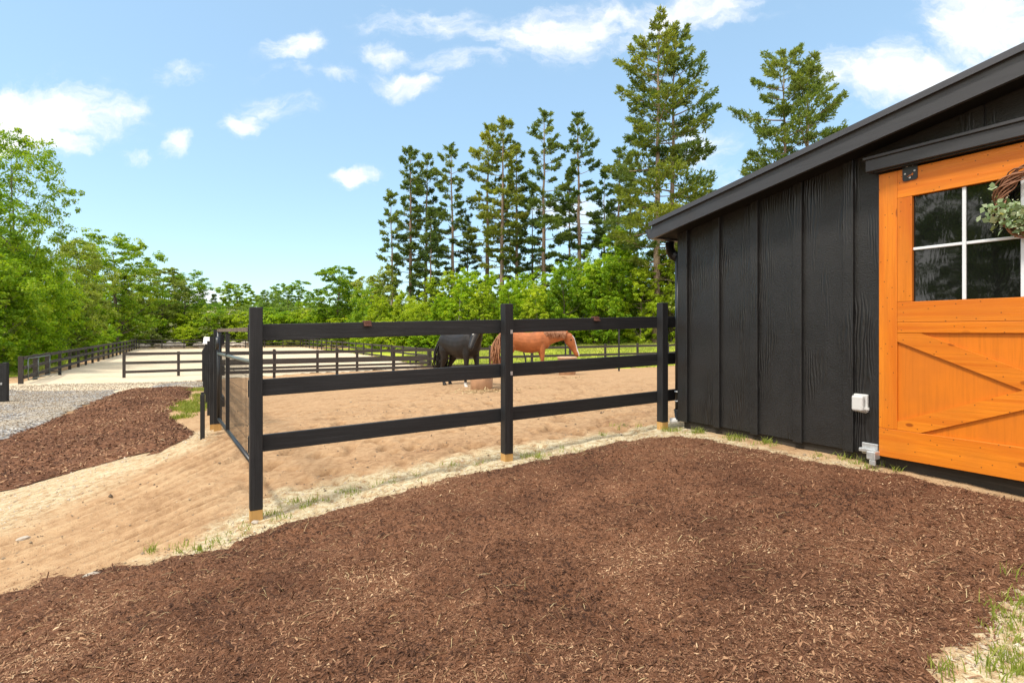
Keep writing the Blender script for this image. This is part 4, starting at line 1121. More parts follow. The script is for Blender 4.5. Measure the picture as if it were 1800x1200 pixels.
hz = CAMZ-(681-HOR)*13.6/F
BH = empty('horse', (x,y,hz), R(-50), 'black horse with white blaze, seen three-quarters on with its face to us, beside a tub', 'horse')
BH.scale = (.95,.95,.985)
M['blackcoat'] = coat('black coat', (.0125,.0098,.0085), (.004,.004,.004), hi=1.7, rough=.55)
M['blackhair'] = hair('black hair', (.012,.010,.009), (.04,.032,.027))
link('body', me, M['blackcoat'], BH)
mb = MB()
for i in range(90):
    k = i/89; p = (.52+.50*k, -.17*k*k+random.gauss(0,.012), 1.46+.19*k)
    strands(mb, [(p, (random.uniform(-.05,.1), 1.0 if random.random() < .6 else -1.0, .1), random.uniform(.2,.36))], 0, .0075, (0,.03,0), 6, .012)
mb.build('mane', M['blackhair'], BH, smooth=True)
mb = MB()
for i in range(170):
    strands(mb, [((-.83+random.gauss(0,.015), random.gauss(0,.025), 1.30+random.gauss(0,.03)), (-.35+random.gauss(0,.4), -.3+random.gauss(0,.75), .3), random.uniform(.9,1.18))], 0, .0135, (-.02,0,0), 8, .03)
mb.build('tail', M['blackhair'], BH, smooth=True)
# hay scraps by the tubs
hx, hy = [], []
for px, py, n_ in ((846,686,150),(860,687,80),(835,688,60),(930,682,30),(1000,664,90)):
    x, y = hit(px, py)
    for _ in range(n_): hx.append(x+random.gauss(0,.35)); hy.append(y-.1+random.gauss(0,.2))
hx, hy = np.array(hx), np.array(hy)
tag(slivers('hay_scraps', hx, hy, gtop(hx,hy)+.005, rng.uniform(.05,.2,len(hx)), rng.uniform(.006,.016,len(hx)), rng.random(len(hx))*.8, M['straw'], .2, .01), 'hay scraps dropped on the sand around the feed tubs', 'hay', kind='stuff')

# a few stones lying on the sand
for px, py, r, lab in ((41,951,.035,'pale stone lying on the tracked sand at the left border'),(448,921,.025,'small pale stone at the foot of the near corner post'),(162,1018,.045,'flat pale stone at the edge of the near mulch bed')):
    x, y = hit(px, py)
    bm = bmesh.new(); bmesh.ops.create_icosphere(bm, subdivisions=2, radius=r)
    for v in bm.verts: v.co = Vector((v.co.x*1.4, v.co.y*.9, v.co.z*.6))*(1+random.uniform(-.15,.15))
    me = bpy.data.meshes.new('stone'); bm.to_mesh(me); bm.free()
    tag(link('stone', me, M['stone'], None, (x,y,float(gtop(x,y))+r*.3), random.random()*3), lab, 'stone')
# ------------------------------------------------------------------ trees
def rot_about(v, k, a):
    return v*math.cos(a)+np.cross(k, v)*math.sin(a)+k*np.dot(k, v)*(1-math.cos(a))

def tree_meshes(seed, H, Rw, nclump, nleaf, leaf, shape='oval', base=.25, multi=1, flat=.75, lop=0.0, trunk_r=.018):
    """trunk mesh with limbs and a crown of leaf faces gathered in clumps; returns two meshes"""
    r = np.random.default_rng(seed); rnd = random.Random(seed)
    tr = MB(); tops = []
    trunks = []
    for s in range(multi):
        a = rnd.uniform(0, 6.28); lean = (.10 if multi == 1 else .22)*H*rnd.uniform(.3, 1)
        n = 9; pts = []
        for i in range(n):
            k = i/(n-1)
            pts.append(np.array([math.cos(a)*lean*k**1.3+rnd.gauss(0,.012)*H*k, math.sin(a)*lean*k**1.3+rnd.gauss(0,.012)*H*k, H*.88*k-.4*(i == 0)]))
        tr.tube([tuple(p) for p in pts], [H*trunk_r*(1.15-k/(n-1))/math.sqrt(multi)*(1.5 if k == 0 else 1) for k in range(n)], 7)
        trunks.append(pts)
    def env(k):      # crown radius at relative height k (0 bottom of crown .. 1 top)
        if shape == 'oval': return math.sqrt(max(.02, 1-(2*k-.9)**2/1.25))
        if shape == 'oak': return max(.25, min(1, .45+1.1*k))*math.sqrt(max(.05, 1-max(0,(k-.45)/.58)**2))
        if shape == 'cone': return max(.08, 1.02-k)
        if shape == 'column': return .8*math.sqrt(max(.03, 1-(2*k-1)**2))+.12
        if shape == 'bush': return math.sqrt(max(.03, 1-k**2*.96))
    Cs, Rs = [], []
    for i in range(nclump):
        k = (i+rnd.random())/nclump
        z = H*(base+(1-base)*k)
        a = i*2.39996+rnd.gauss(0,.5); rad = Rw*env(k)*math.sqrt(rnd.uniform(.12, 1))*rnd.uniform(.8,1.14)
        if lop: rad *= 1+lop*math.cos(a-1.0)
        T = trunks[i % multi]; kk = min(.999, z/(H*.88)); j = min(len(T)-2, int(kk*(len(T)-1))); f = kk*(len(T)-1)-j
        tp = T[j]*(1-f)+T[j+1]*f
        c = np.array([tp[0]*.7+rad*math.cos(a), tp[1]*.7+rad*math.sin(a), z])
        cr = Rw*rnd.uniform(.20,.36)*(1 if shape != 'cone' else .75)
        Cs.append(c); Rs.append(cr)
        # limb to the clump
        zb = max(.12*H, z-rad*rnd.uniform(.5,.9)-.05*H); kb = min(.999, zb/(H*.88)); j = min(len(T)-2, int(kb*(len(T)-1))); f = kb*(len(T)-1)-j
        s = T[j]*(1-f)+T[j+1]*f
        md = (s+c)/2+np.array([rnd.gauss(0,.04)*H, rnd.gauss(0,.04)*H, -.02*H])
        w0 = H*trunk_r*.34*(1.05-kb)
        tr.tube([tuple(s), tuple(md), tuple(c)], [w0, w0*.65, w0*.2], 5, False)
    Cs, Rs = np.array(Cs), np.array(Rs)
    per = nleaf//nclump
    # twiglets inside each clump
    nt = 9
    ci = np.repeat(np.arange(nclump), nt)
    dv = r.normal(size=(len(ci),3)); dv /= np.linalg.norm(dv, axis=1, keepdims=True); dv[:,2] = dv[:,2]*flat+.12
    tc = Cs[ci]+dv*Rs[ci][:,None]*(.45+.6*r.random((len(ci),1))); trr = Rs[ci]*r.uniform(.20,.46,len(ci))
    tt = r.normal(0,.16,len(ci))
    pl = max(1, per//nt)
    li = np.repeat(np.arange(len(ci)), pl); n = len(li)
    lv = r.normal(size=(n,3)); lv /= np.linalg.norm(lv, axis=1, keepdims=True); lv[:,2] *= flat*.75
    P = tc[li]+lv*trr[li][:,None]*(r.random((n,1))**.5)*1.15
    P[:,2] = np.maximum(P[:,2], .05)
    N = lv*.6+np.array([0,0,.75])+r.normal(0,.45,(n,3))
    S = leaf*r.uniform(.6,1.35,n)
    tone = np.clip(.48+tt[li]+r.normal(0,.17,n), 0, 1)
    me = quads_mesh('crown', leaf_cloud(P, N, S, r.uniform(.45,.8,n), .22), n, {'tone': tone})
    return tr.mesh('trunk', True), me

def pine_meshes(seed, H, L, cb, nbr, tuft=.42, dens=1.0, dead=10, two=False, tr_r=.0105, top_flat=.6):
    r = np.random.default_rng(seed); rnd = random.Random(seed)
    tr = MB()
    n = 12; lean = rnd.uniform(-.015,.015)*H; pts = []
    for i in range(n):
        k = i/(n-1); pts.append(Vector((lean*k*k+rnd.gauss(0,.0022)*H*k, rnd.gauss(0,.0022)*H*k, H*k-.5*(i == 0))))
    tr.tube(pts, [H*tr_r*(1.06-k/(n-1))*(1.25 if k == 0 else 1) for k in range(n)], 8)
    def at_z(z):
        k = min(.9999, max(0, z/H))*(n-1); j = int(k); return pts[j].lerp(pts[min(n-1,j+1)], k-j)
    P, D, T = [], [], []
    az = rnd.random()*6
    for i in range(nbr):
        k = (i+rnd.random())/nbr
        k = k**.93
        z = H*(cb+(1-cb)*k)
        prof = (min(1, .55+1.5*k) if k < .35 else 1.0)*(1-k)**top_flat*1.0+.06
        ln = L*prof*rnd.uniform(.45,1.2)
        if rnd.random() < .10: ln *= 1.3
        az += 2.39996+rnd.gauss(0,.45)
        d = Vector((math.cos(az), math.sin(az), 0)); sd = Vector((-d.y, d.x, 0))
        rise = (-.10+.75*k**1.6)+rnd.gauss(0,.10); curl = rnd.uniform(.12,.34)
        b0 = at_z(z); bp = []
        m = 6; bend = rnd.gauss(0,.12)
        for j in range(m):
            q = j/(m-1); bp.append(b0+d*ln*q+sd*ln*bend*q*q+Vector((0,0,ln*(rise*q+curl*(q*q-.25*q)))))
        w0 = max(.012, min(.07, ln*.018))
        tr.tube(bp, [w0*(1-.85*j/(m-1)) for j in range(m)], 4, False)
        nt = max(4, int(ln*6.2*dens)); st = rnd.uniform(.26,.5); tn = rnd.gauss(0,.13)+.10*k
        for j in range(nt):
            q = st+(1-st)*(rnd.random()**.75)
            f = q*(m-1); jj = min(m-2, int(f)); p = bp[jj].lerp(bp[jj+1], f-jj)
            wd = ln*.36*(1-abs(q-.62)*1.35)*rnd.uniform(-1,1)
            p = p+sd*wd+d*abs(wd)*.35+Vector((0,0,rnd.gauss(.01,.025)*ln+.04))
            P.append(p); D.append((d*.8+sd*(1.2*wd/max(ln*.3,.01))+Vector((0,0,.55))).normalized()); T.append(tn)
    for i in range(dead):
        z = H*rnd.uniform(cb*.45, cb*1.15); a = rnd.random()*6.28; d = Vector((math.cos(a),math.sin(a),0)); b0 = at_z(z); ln = L*rnd.uniform(.2,.6)
        tr.tube([b0, b0+d*ln*.5+Vector((0,0,-.03*ln)), b0+d*ln+Vector((0,0,rnd.uniform(-.25,.1)*ln))], [.03,.018,.006], 4, False)
    for j in range(26):
        p = at_z(H*rnd.uniform(.955,1.0)); a = rnd.random()*6.28
        P.append(p+Vector((math.cos(a),math.sin(a),0))*rnd.uniform(0,.2)); D.append(Vector((math.cos(a)*.4,math.sin(a)*.4,.9)).normalized()); T.append(.1)
    P = np.array(P); D = np.array(D); T = np.array(T)
    nb = 8; idx = np.repeat(np.arange(len(P)), nb); m = len(idx)
    dd = D[idx]+r.normal(0,.55,(m,3)); dd /= np.linalg.norm(dd, axis=1, keepdims=True)
    o = r.normal(size=(m,3)); a = np.cross(dd, o); a /= np.linalg.norm(a, axis=1, keepdims=True)
    ln = tuft*r.uniform(.55,1.2,m)[:,None]; w = .075*tuft/.42*r.uniform(.7,1.5,m)[:,None]
    b = P[idx]+r.normal(0,.06,(m,3)); tip = b+dd*ln
    V = np.stack([b-a*w*.5, b+a*w*.5, b+dd*ln*.6+a*w, tip-a*w*.15], 1).reshape(-1,3)
    tone = np.clip(.45+T[idx]+r.normal(0,.15,m), 0, 1)
    return tr.mesh('trunk', True), quads_mesh('crown', V, m, {'tone': tone})

def put_tree(name, meshes, mats, px=None, d=None, pos=None, sc=1.0, rz=0.0, label='', cat='tree', group=None, zoff=0.0, top=None, H=None, sxy=1.0):
    x, y, z = at(px, d) if pos is None else (pos[0], pos[1], gz(*pos))
    z += zoff
    if top is not None: sc = (CAMZ-(top-HOR)*y/F-z)/H
    t = empty(name, (x,y,z), rz, label, cat, group)
    t.scale = (sc*sxy, sc*sxy, sc)
    for nm_, me_, mt in (('trunk', meshes[0], mats[0]), ('crown', meshes[1], mats[1])):
        if len(me_.materials) == 0: me_.materials.append(mt)
        o = link(nm_, me_, None, t)
        o.material_slots[0].link = 'OBJECT'; o.material_slots[0].material = mt
    return t
_lab = {}
def tree(px, d, top, tpl, mat, label, name='tree', cat='tree', group=None, rz=None, sxy=1.0, bk='bark_oak'):
    H = TPL[tpl][2]
    return put_tree(name, TPL[tpl], (M[bk], M[mat]), px, d, None, 1, random.random()*6.28 if rz is None else rz, label, cat, group, -.05, top, H, sxy)

TPL = {}
def _hm(ms):
    n = len(ms[1].vertices); co = np.empty(n*3, np.float32); ms[1].vertices.foreach_get('co', co)
    return (*ms, float(np.percentile(co[2::3], 99.7)))
def mk(key, H, *a, **k): TPL[key] = _hm(tree_meshes(hash_(key), H, *a, **k))
def hash_(s): return sum((i+1)*ord(c) for i, c in enumerate(s))
mk('big', 14.5, 4.6, 70, 26000, .19, 'column', base=.12, multi=2, flat=.88, trunk_r=.014)
mk('big2', 13.0, 4.2, 60, 24000, .20, 'oval', base=.18, multi=1, flat=.88, trunk_r=.014)
mk('maple', 8.0, 3.6, 64, 30000, .17, 'oval', base=.03, flat=.88, trunk_r=.013)
mk('maple2', 7.5, 2.8, 42, 19000, .18, 'oval', base=.05, flat=.88, trunk_r=.013)
mk('maple3', 8.5, 2.3, 38, 15000, .18, 'column', base=.08, flat=.88, multi=2, trunk_r=.011)
mk('oak', 13.0, 5.4, 44, 20000, .26, 'oak', base=.22, flat=.6, lop=.15, trunk_r=.019)
mk('oak2', 12.0, 5.0, 38, 16000, .28, 'oak', base=.35, flat=.6, lop=.25, trunk_r=.02)
mk('lolly', 12.0, 4.3, 26, 8000, .33, 'oak', base=.55, flat=.6, trunk_r=.025)
mk('round', 9.0, 4.2, 46, 17000, .24, 'oval', base=.05, flat=.88, trunk_r=.015)
mk('larch', 10.0, 3.6, 60, 12000, .24, 'cone', base=.06, flat=.3, trunk_r=.013)
mk('shrub', 3.0, 2.0, 30, 8000, .15, 'bush', base=.03, flat=.88, multi=3, trunk_r=.012)
mk('shrub2', 2.6, 2.2, 26, 7500, .15, 'bush', base=.02, flat=.88, multi=3, trunk_r=.012)
mk('sapling', 7.0, 1.5, 24, 5200, .17, 'column', base=.25, flat=.6, trunk_r=.009)
def mp(key, H, *a, **k): TPL[key] = (*pine_meshes(hash_(key)+5, H, *a, **k), H)
mp('pinebig', 26.0, 4.7, .22, 72, .30, 3.0, 44, top_flat=.62, tr_r=.0125)
mp('pinebig2', 25.0, 4.9, .26, 60, .30, 2.9, 44, top_flat=.58, tr_r=.012)
mp('pinebroad', 24.0, 5.4, .20, 76, .30, 3.1, 26, top_flat=.55, tr_r=.012)
mp('pine1', 22.0, 2.5, .24, 56, .31, 3.5, 50, top_flat=.40, tr_r=.0125)
mp('pine2', 22.0, 2.8, .36, 46, .31, 3.5, 54, top_flat=.46, tr_r=.0125)
mp('pine3', 22.0, 2.5, .30, 48, .31, 3.5, 50, top_flat=.42, tr_r=.0125)
mp('pine4', 22.0, 2.2, .10, 66, .31, 3.5, 26, top_flat=.45, tr_r=.0125)
mp('pine5', 15.0, 2.0, .30, 34, .31, 3.2, 22, top_flat=.7)
mp('pinethin', 14.0, 1.1, .38, 30, .30, 3.4, 12, top_flat=.3)
mp('spruce', 12.0, 2.0, .05, 60, .40, 2.0, 2, top_flat=.9)

# --- left: woods outside the arena
g1 = 'trees beyond the left arena fence'
tree(24, 31, 226, 'big', 'leaf_mid', 'tallest leafy tree at the left border, thin stems showing through its crown', 'tall_tree', rz=1.0, sxy=.68)
tree(-58, 27, 300, 'big2', 'leaf_mid', 'leafy tree cut by the left border beside the tallest tree', 'tall_tree', rz=2.0)
tree(46, 32, 428, 'maple', 'leaf_bright', 'bright green bushy maple low in front of the tall trees at left', 'maple_tree', rz=.5, sxy=.78)
tree(2, 25.5, 480, 'maple2', 'leaf_bright', 'bright maple at the left border by the lawn', 'maple_tree', rz=2.5, sxy=1.1)
tree(-80, 24, 420, 'maple', 'leaf_mid', 'maple outside the left border beside the lawn', 'maple_tree', rz=3.5)
tree(128, 44, 418, 'big2', 'leaf_olive', 'olive green tree filling the gap right of the tallest tree', 'leafy_tree', sxy=.95)
tree(205, 60, 407, 'oak', 'leaf_mid', 'spreading oak standing clear against the sky left of centre', 'oak_tree', rz=.9)
tree(128, 54, 470, 'round', 'leaf_bright', 'yellowish green round tree below the spreading oak', 'leafy_tree', sxy=1.0)
tree(213, 64, 480, 'larch', 'leaf_olive', 'feathery pale olive conifer in front of the spreading oak', 'larch_tree', rz=.2)
tree(284, 73, 472, 'oak2', 'leaf_olive', 'rounded olive oak right of the feathery conifer', 'oak_tree', rz=2.2)
tree(322, 78, 476, 'oak', 'leaf_mid', 'darker oak crown right behind the rounded olive oak', 'oak_tree', rz=4)
tree(245, 74, 500, 'round', 'leaf_mid', 'dark rounded tree between the feathery conifer and rounded oak', 'leafy_tree')
tree(100, 40, 500, 'round', 'leaf_mid', 'shaded tree behind the bright maple', 'leafy_tree', sxy=1.2)
tree(30, 38, 430, 'big2', 'leaf_mid', 'shaded tree behind the tallest tree at left', 'leafy_tree', sxy=1.1)
tree(-30, 40, 380, 'big2', 'leaf_bright', 'tree deep in the woods at the left border', 'leafy_tree', sxy=1.1)
# the wood's edge west of the barn, mirrored in the window of its door
for i, (x_, y_, tp, H_, s) in enumerate([(-25,-3,'big2',13,'nearest to the lawn'),(-27,3,'big',14.5,'next to the lawn corner'),(-24,-9,'round',9,'lower rounded one'),(-28,-14,'big2',13,'southmost one'),(-30,9,'maple',8,'bushy one'),(-31,-6,'big',14.5,'behind the front row')]):
    put_tree('edge_tree', TPL[tp], (M['bark_oak'], M['leaf_mid']), pos=(x_,y_), sc=1.0, rz=i*1.3, label='tree of the west wood mirrored in the door window, '+s, cat='tree', group='west wood mirrored in the window', zoff=-.05)
# --- far trees across the middle
tree(420, 92, 496, 'lolly', 'leaf_mid', 'lollipop shaped oak standing alone above the far thicket', 'oak_tree', rz=1)
tree(508, 96, 499, 'lolly', 'leaf_mid', 'second lollipop shaped oak, right of the corner post', 'oak_tree', rz=3)
tree(472, 88, 510, 'round', 'leaf_far', 'small dark tree just right of the corner post top', 'leafy_tree', sxy=.8)
tree(590, 72, 469, 'oak2', 'leaf_mid', 'lopsided oak with a gap of sky through it left of the pines', 'oak_tree', rz=2.6, sxy=.95)
tree(618, 78, 492, 'oak', 'leaf_mid', 'broad oak joined to the lopsided oak\'s right side', 'oak_tree', rz=.3, sxy=.8)
tree(655, 70, 486, 'oak2', 'leaf_olive', 'thin crowned olive tree left of the thin spruce', 'leafy_tree', rz=1.3, sxy=.8)
for i, (px, d, top, m_, lab) in enumerate([(352,120,512,'pine_dark','far dark pine tops left of the lollipop oak'),(375,125,518,'pine_dark','far dark pine next left of the lollipop oak'),(455,130,522,'pine_dark','far dark pine between the lollipop oaks')]):
    tree(px, d, top, 'spruce', m_, lab, 'far_pine', rz=i, sxy=1.6)
fx = [(300,84,528,'round','leaf_far'),(345,86,536,'round','leaf_olive'),(385,84,540,'round','leaf_mid'),(432,88,538,'round','leaf_far'),(470,84,543,'round','leaf_mid'),(505,86,536,'round','leaf_far'),(540,88,541,'round','leaf_olive'),(570,84,538,'round','leaf_mid'),(610,84,536,'round','leaf_far'),(645,76,520,'round','leaf_mid')]
fl_ = ['behind the rounded olive oak','with its top under the white cloud','under the lollipop oak\'s left side','directly under the lollipop oak','right behind the near corner post','under the second lollipop oak','in the dip right of the second lollipop oak','under the lopsided oak','under the broad oak','left of the pine stand']
for (px, d, top, tp, m_), s in zip(fx, fl_):
    tree(px, d, top, tp, m_, 'low rounded tree in the far thicket, '+s, 'leafy_tree', group='low trees of the far thicket', sxy=1.35)
# shrub bank beyond the far end of the arena
shr = [(172,52,566,'shrub','leaf_bright'),(146,48,575,'shrub2','leaf_bright'),(226,66,560,'shrub','leaf_bright'),(254,70,566,'shrub2','leaf_flower'),(272,71,555,'shrub','leaf_mid'),(296,72,563,'shrub2','leaf_flower'),(318,74,556,'shrub','leaf_bright'),(332,71,572,'shrub2','leaf_yellow'),
 (345,74,545,'shrub','leaf_yellow'),(358,74,560,'shrub','leaf_mid'),(385,72,546,'shrub','leaf_mid'),(404,74,540,'shrub','leaf_flower'),(425,72,548,'shrub','leaf_yellow'),(395,73,572,'shrub2','leaf_flower'),(368,72,575,'shrub2','leaf_flower'),(430,73,570,'shrub2','leaf_yellow'),
 (470,74,542,'shrub','leaf_mid'),(500,74,548,'shrub','leaf_bright'),(528,76,545,'shrub','leaf_yellow'),(555,74,550,'shrub','leaf_mid'),(584,72,548,'shrub','leaf_bright'),(610,70,552,'shrub2','leaf_yellow'),(632,66,550,'shrub','leaf_mid'),
 (520,72,585,'shrub2','leaf_olive'),(560,71,588,'shrub2','leaf_mid'),(600,66,586,'shrub2','leaf_olive'),(640,60,583,'shrub2','leaf_bright'),(675,57,580,'shrub2','leaf_mid'),(705,55,584,'shrub2','leaf_yellow'),(735,54,588,'shrub2','leaf_bright'),(490,73,578,'shrub2','leaf_bright'),(455,72,574,'shrub2','leaf_yellow')]
nm = {'leaf_bright':'bright green','leaf_mid':'deep green','leaf_flower':'pale blossoming','leaf_yellow':'yellow green','leaf_olive':'dull olive'}
where = ['beside the left arena fence','left of the left arena fence','at the far left corner of the arena','just right of the arena\'s far left corner','third from the far left corner','under the rounded olive oak','right of the rounded olive oak','low by the far fence','tallest of the yellow ones left of the corner post','low between taller shrubs','just left of the wire gate','behind the wire gate\'s top bar','right above the wire gate','under the wire gate\'s top bar','low in front left of the wire gate','low beside the corner post',
 'right of the corner post','over the fence rail\'s left end','right of the tree dip','under the lopsided oak\'s left','under the lopsided oak','under the broad oak','at the pine stand\'s left foot','seen under the top rail','seen under the top rail right of the first','under the rail by the rusty bracket','under the rail right of the rusty bracket','under the rail left of the black horse','under the rail near the black horse\'s tail','just left of the black horse','seen under the rail near the corner post','behind the corner post']
for (px, d, top, tp, m_), s in zip(shr, where):
    tree(px, d, top, tp, m_, nm[m_]+' shrub beyond the arena, '+s, 'shrub', 'shrub', 'shrubs on the bank beyond the arena', sxy=1.25)

# --- right: young maples under the pine stand
und = [(655,58,500,'round','leaf_mid'),(690,56,470,'maple3','leaf_olive'),(668,52,520,'maple2','leaf_yellow'),(712,52,512,'maple2','leaf_yellow'),(735,50,528,'round','leaf_yellow'),(760,54,490,'maple3','leaf_yellow'),(778,49,520,'maple2','leaf_bright'),(800,52,478,'maple3','leaf_yellow'),(826,49,474,'maple2','leaf_bright'),(850,47,500,'maple2','leaf_yellow'),
 (872,51,478,'maple3','leaf_bright'),(900,48,492,'maple2','leaf_bright'),(925,50,480,'round','leaf_bright'),(945,46,500,'maple2','leaf_yellow'),(970,50,470,'maple3','leaf_bright'),(995,47,465,'maple2','leaf_mid'),(1018,50,452,'round','leaf_mid'),(1045,47,460,'maple2','leaf_bright'),(1078,50,398,'maple3','leaf_mid'),(1070,46,455,'maple2','leaf_mid'),
 (1100,49,440,'round','leaf_bright'),(1125,46,470,'maple2','leaf_yellow'),(1150,50,445,'maple3','leaf_bright'),(1180,46,455,'maple2','leaf_yellow'),(1200,50,430,'round','leaf_bright'),(1235,48,345,'round','leaf_olive'),(1260,46,420,'maple2','leaf_bright'),(1300,47,440,'round','leaf_mid')]
w2 = ['at its left foot','tall and thin left of the twin pines','low at the left end','in front of the twin pines','low right of the twin pines','under the single pine\'s left','low under the single pine','right of the single pine\'s trunk','left of the middle post','just left of the middle post',
 'above the middle post','right above the middle post','right of the middle post','above the chestnut horse\'s back','above the chestnut horse\'s withers','above the chestnut horse\'s head','under the straight slim pine','above the right rusty bracket','the tallest one, standing out against the sky','below the tallest one',
 'left of the big pines\' trunks','low before the big pines','between the big pine trunks','behind the last fence post','beside the barn corner','peeping over the barn roof','hidden behind the barn corner','further behind the barn']
for (px, d, top, tp, m_), s in zip(und, w2):
    tree(px, d, top, tp, m_, nm[m_]+' young tree under the pine stand, '+s, 'young_tree', 'tree', 'young trees under the pine stand', sxy=.92)
low = [(680,50,562,'shrub2','leaf_yellow'),(720,49,566,'shrub','leaf_mid'),(752,48,572,'shrub2','leaf_bright'),(790,48,560,'shrub','leaf_mid'),(830,47,570,'shrub2','leaf_yellow'),(870,47,558,'shrub','leaf_mid'),(905,47,556,'shrub','leaf_bright'),(950,47,552,'shrub','leaf_mid'),(985,47,548,'shrub','leaf_bright'),(1030,49,560,'shrub2','leaf_mid'),(1065,49.5,570,'shrub2','leaf_olive'),(1100,49,575,'shrub2','leaf_mid'),(1135,47.5,568,'shrub','leaf_bright'),(1165,48,574,'shrub2','leaf_yellow'),(1190,47,560,'shrub','leaf_mid'),(1225,47,565,'shrub','leaf_bright')]
w3 = ['left of the black horse','behind the black horse\'s tail','behind the black horse\'s back','behind the black horse\'s head','left of the middle post','behind the middle post','right of the middle post','over the chestnut\'s back','over the chestnut\'s neck','right of the chestnut\'s head','between pale stems','left of the tall thin post','right of the tall thin post','before the big pine\'s foot','in the gap by the barn','hidden by the barn corner']
for (px, d, top, tp, m_), s in zip(low, w3):
    tree(px, d, top, tp, m_, nm[m_]+' bush at the wood\'s edge, '+s, 'bush', 'bush', 'bushes along the edge of the wood', sxy=1.2)
for px, d, top, s in [(1030,50,470,'right of the chestnut\'s head'),(1070,51,480,'left of the tall thin post'),(805,47.5,490,'left of the middle post'),(1048,52,470,'between the two other pale stems')]:
    tree(px, d, top, 'sapling', 'leaf_bright', 'slim pale stemmed sapling at the wood\'s edge, '+s, 'sapling', 'tree', 'pale stemmed saplings', bk='bark_birch')
# the shaded wood behind them reads as one mass
n = 26000
px_ = rng.uniform(640, 1330, n); d_ = rng.uniform(54, 66, n); x_ = (px_-900)/F*d_; z0 = GZ(x_, d_)
hgt = 3.3+2.8*fbm(x_, d_, 5, 70)
z_ = z0+rng.random(n)**.8*hgt
C_ = np.stack([x_, d_, z_], -1)
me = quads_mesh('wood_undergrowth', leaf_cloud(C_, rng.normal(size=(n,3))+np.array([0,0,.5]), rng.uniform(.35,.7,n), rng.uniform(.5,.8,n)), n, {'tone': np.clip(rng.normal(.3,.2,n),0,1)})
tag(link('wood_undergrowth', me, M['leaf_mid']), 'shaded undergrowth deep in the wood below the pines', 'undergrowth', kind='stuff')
n = 16000
px_ = np.concatenate([rng.uniform(-220, 300, n//2), rng.uniform(-220, 70, n//2)]); d_ = np.concatenate([rng.uniform(46,64,n//2), rng.uniform(32,46,n//2)]); x_ = (px_-900)/F*d_; z_ = GZ(x_, d_)+rng.random(n)**.9*5.0
k = x_ < -21.2-.58*(d_-24.7)-3.5-1.5*rng.random(n); x_, d_, z_ = x_[k], d_[k], z_[k]; n = len(x_)
C_ = np.stack([x_, d_, z_], -1)
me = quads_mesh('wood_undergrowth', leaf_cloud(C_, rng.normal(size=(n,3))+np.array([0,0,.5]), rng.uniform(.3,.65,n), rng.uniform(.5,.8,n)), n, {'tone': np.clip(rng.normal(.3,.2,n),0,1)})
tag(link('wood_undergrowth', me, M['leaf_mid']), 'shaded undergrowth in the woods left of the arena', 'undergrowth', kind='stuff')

# --- the pine stand
pines = [(690,60,338,'pinethin','pine','thin sparse spruce standing left of the pine stand'),
 (722,62,262,'pine1','pine','leftmost tall pine of the stand, of the leaning pair'),(748,64,274,'pine2','pine','second pine of the stand, behind the leftmost one\'s right side'),(757,60,370,'spruce','pine_dark','dark ivy-clad looking pine low at the left group'),
 (796,62,258,'pine3','pine','single pine right of the left pair'),(822,64,380,'pine5','pine_dark','short dark pine right of the single pine'),
 (856,63,223,'pine2','pine_yellow','left pine of the middle group'),(882,61,212,'pine1','pine_yellow','tall pine in the middle group\'s centre'),(908,62,252,'pine4','pine','bushier pine right in the middle group'),(936,66,330,'pine5','pine_dark','shorter pine between middle group and the tall straight pine'),
 (956,60,196,'pine3','pine','tall straight pine right of the middle group'),(1019,60,202,'pine2','pine','slim pine with open crown, long bare trunk'),(1001,66,300,'pine5','pine','short thin pine left of the open crowned one'),
 (1086,62,262,'pine3','pine','pine behind the big pair, on its left'),(1108,64,268,'pine4','pine','pine behind the big pair, close to its trunks'),(1062,66,300,'pine5','pine_dark','shorter pine left of the big pair')]
for i, (px, d, top, tp, m_, lab) in enumerate(pines):
    tree(px, d, top, tp, m_, lab, 'pine_tree', 'pine', 'pines of the stand', rz=i*1.7, bk='bark_pine', sxy=1.0)
tree(1154, 46, 26, 'pinebig', 'pine_yellow', 'biggest pine, yellowish crown reaching near the top of the picture', 'pine_tree', 'pine', rz=.6, bk='bark_pine')
tree(1180, 47, 52, 'pinebig2', 'pine', 'darker big pine right beside the biggest one', 'pine_tree', 'pine', rz=3.3, bk='bark_pine')
tree(1382, 44, 92, 'pinebroad', 'pine', 'left of two broad pines rising behind the barn roof', 'pine_tree', 'pine', rz=2.4, bk='bark_pine', sxy=.95)
tree(1420, 43, 112, 'pinebig2', 'pine', 'right of two broad pines rising behind the barn roof', 'pine_tree', 'pine', rz=.9, bk='bark_pine', sxy=1.0)
# rocks and a jump on the bank by the far fence
g = random.Random(4)
for i in range(22):
    px = g.uniform(246, 432); d = 60+(px-240)/294*9.7+g.uniform(1.2,3.6); x, y, z = at(px, d); r = g.uniform(.3,.75)
    bm = bmesh.new(); bmesh.ops.create_icosphere(bm, subdivisions=2, radius=r)
    for v in bm.verts: v.co = Vector((v.co.x*1.3, v.co.y, v.co.z*.7))*(1+g.uniform(-.18,.18))
    me = bpy.data.meshes.new('boulder'); bm.to_mesh(me); bm.free()
    tag(link('boulder', me, M['stone'], None, (x,y,z+r*.3), g.random()*3), 'tan boulder in the row of rocks beyond the far arena fence', 'boulder', 'boulders beyond the arena')
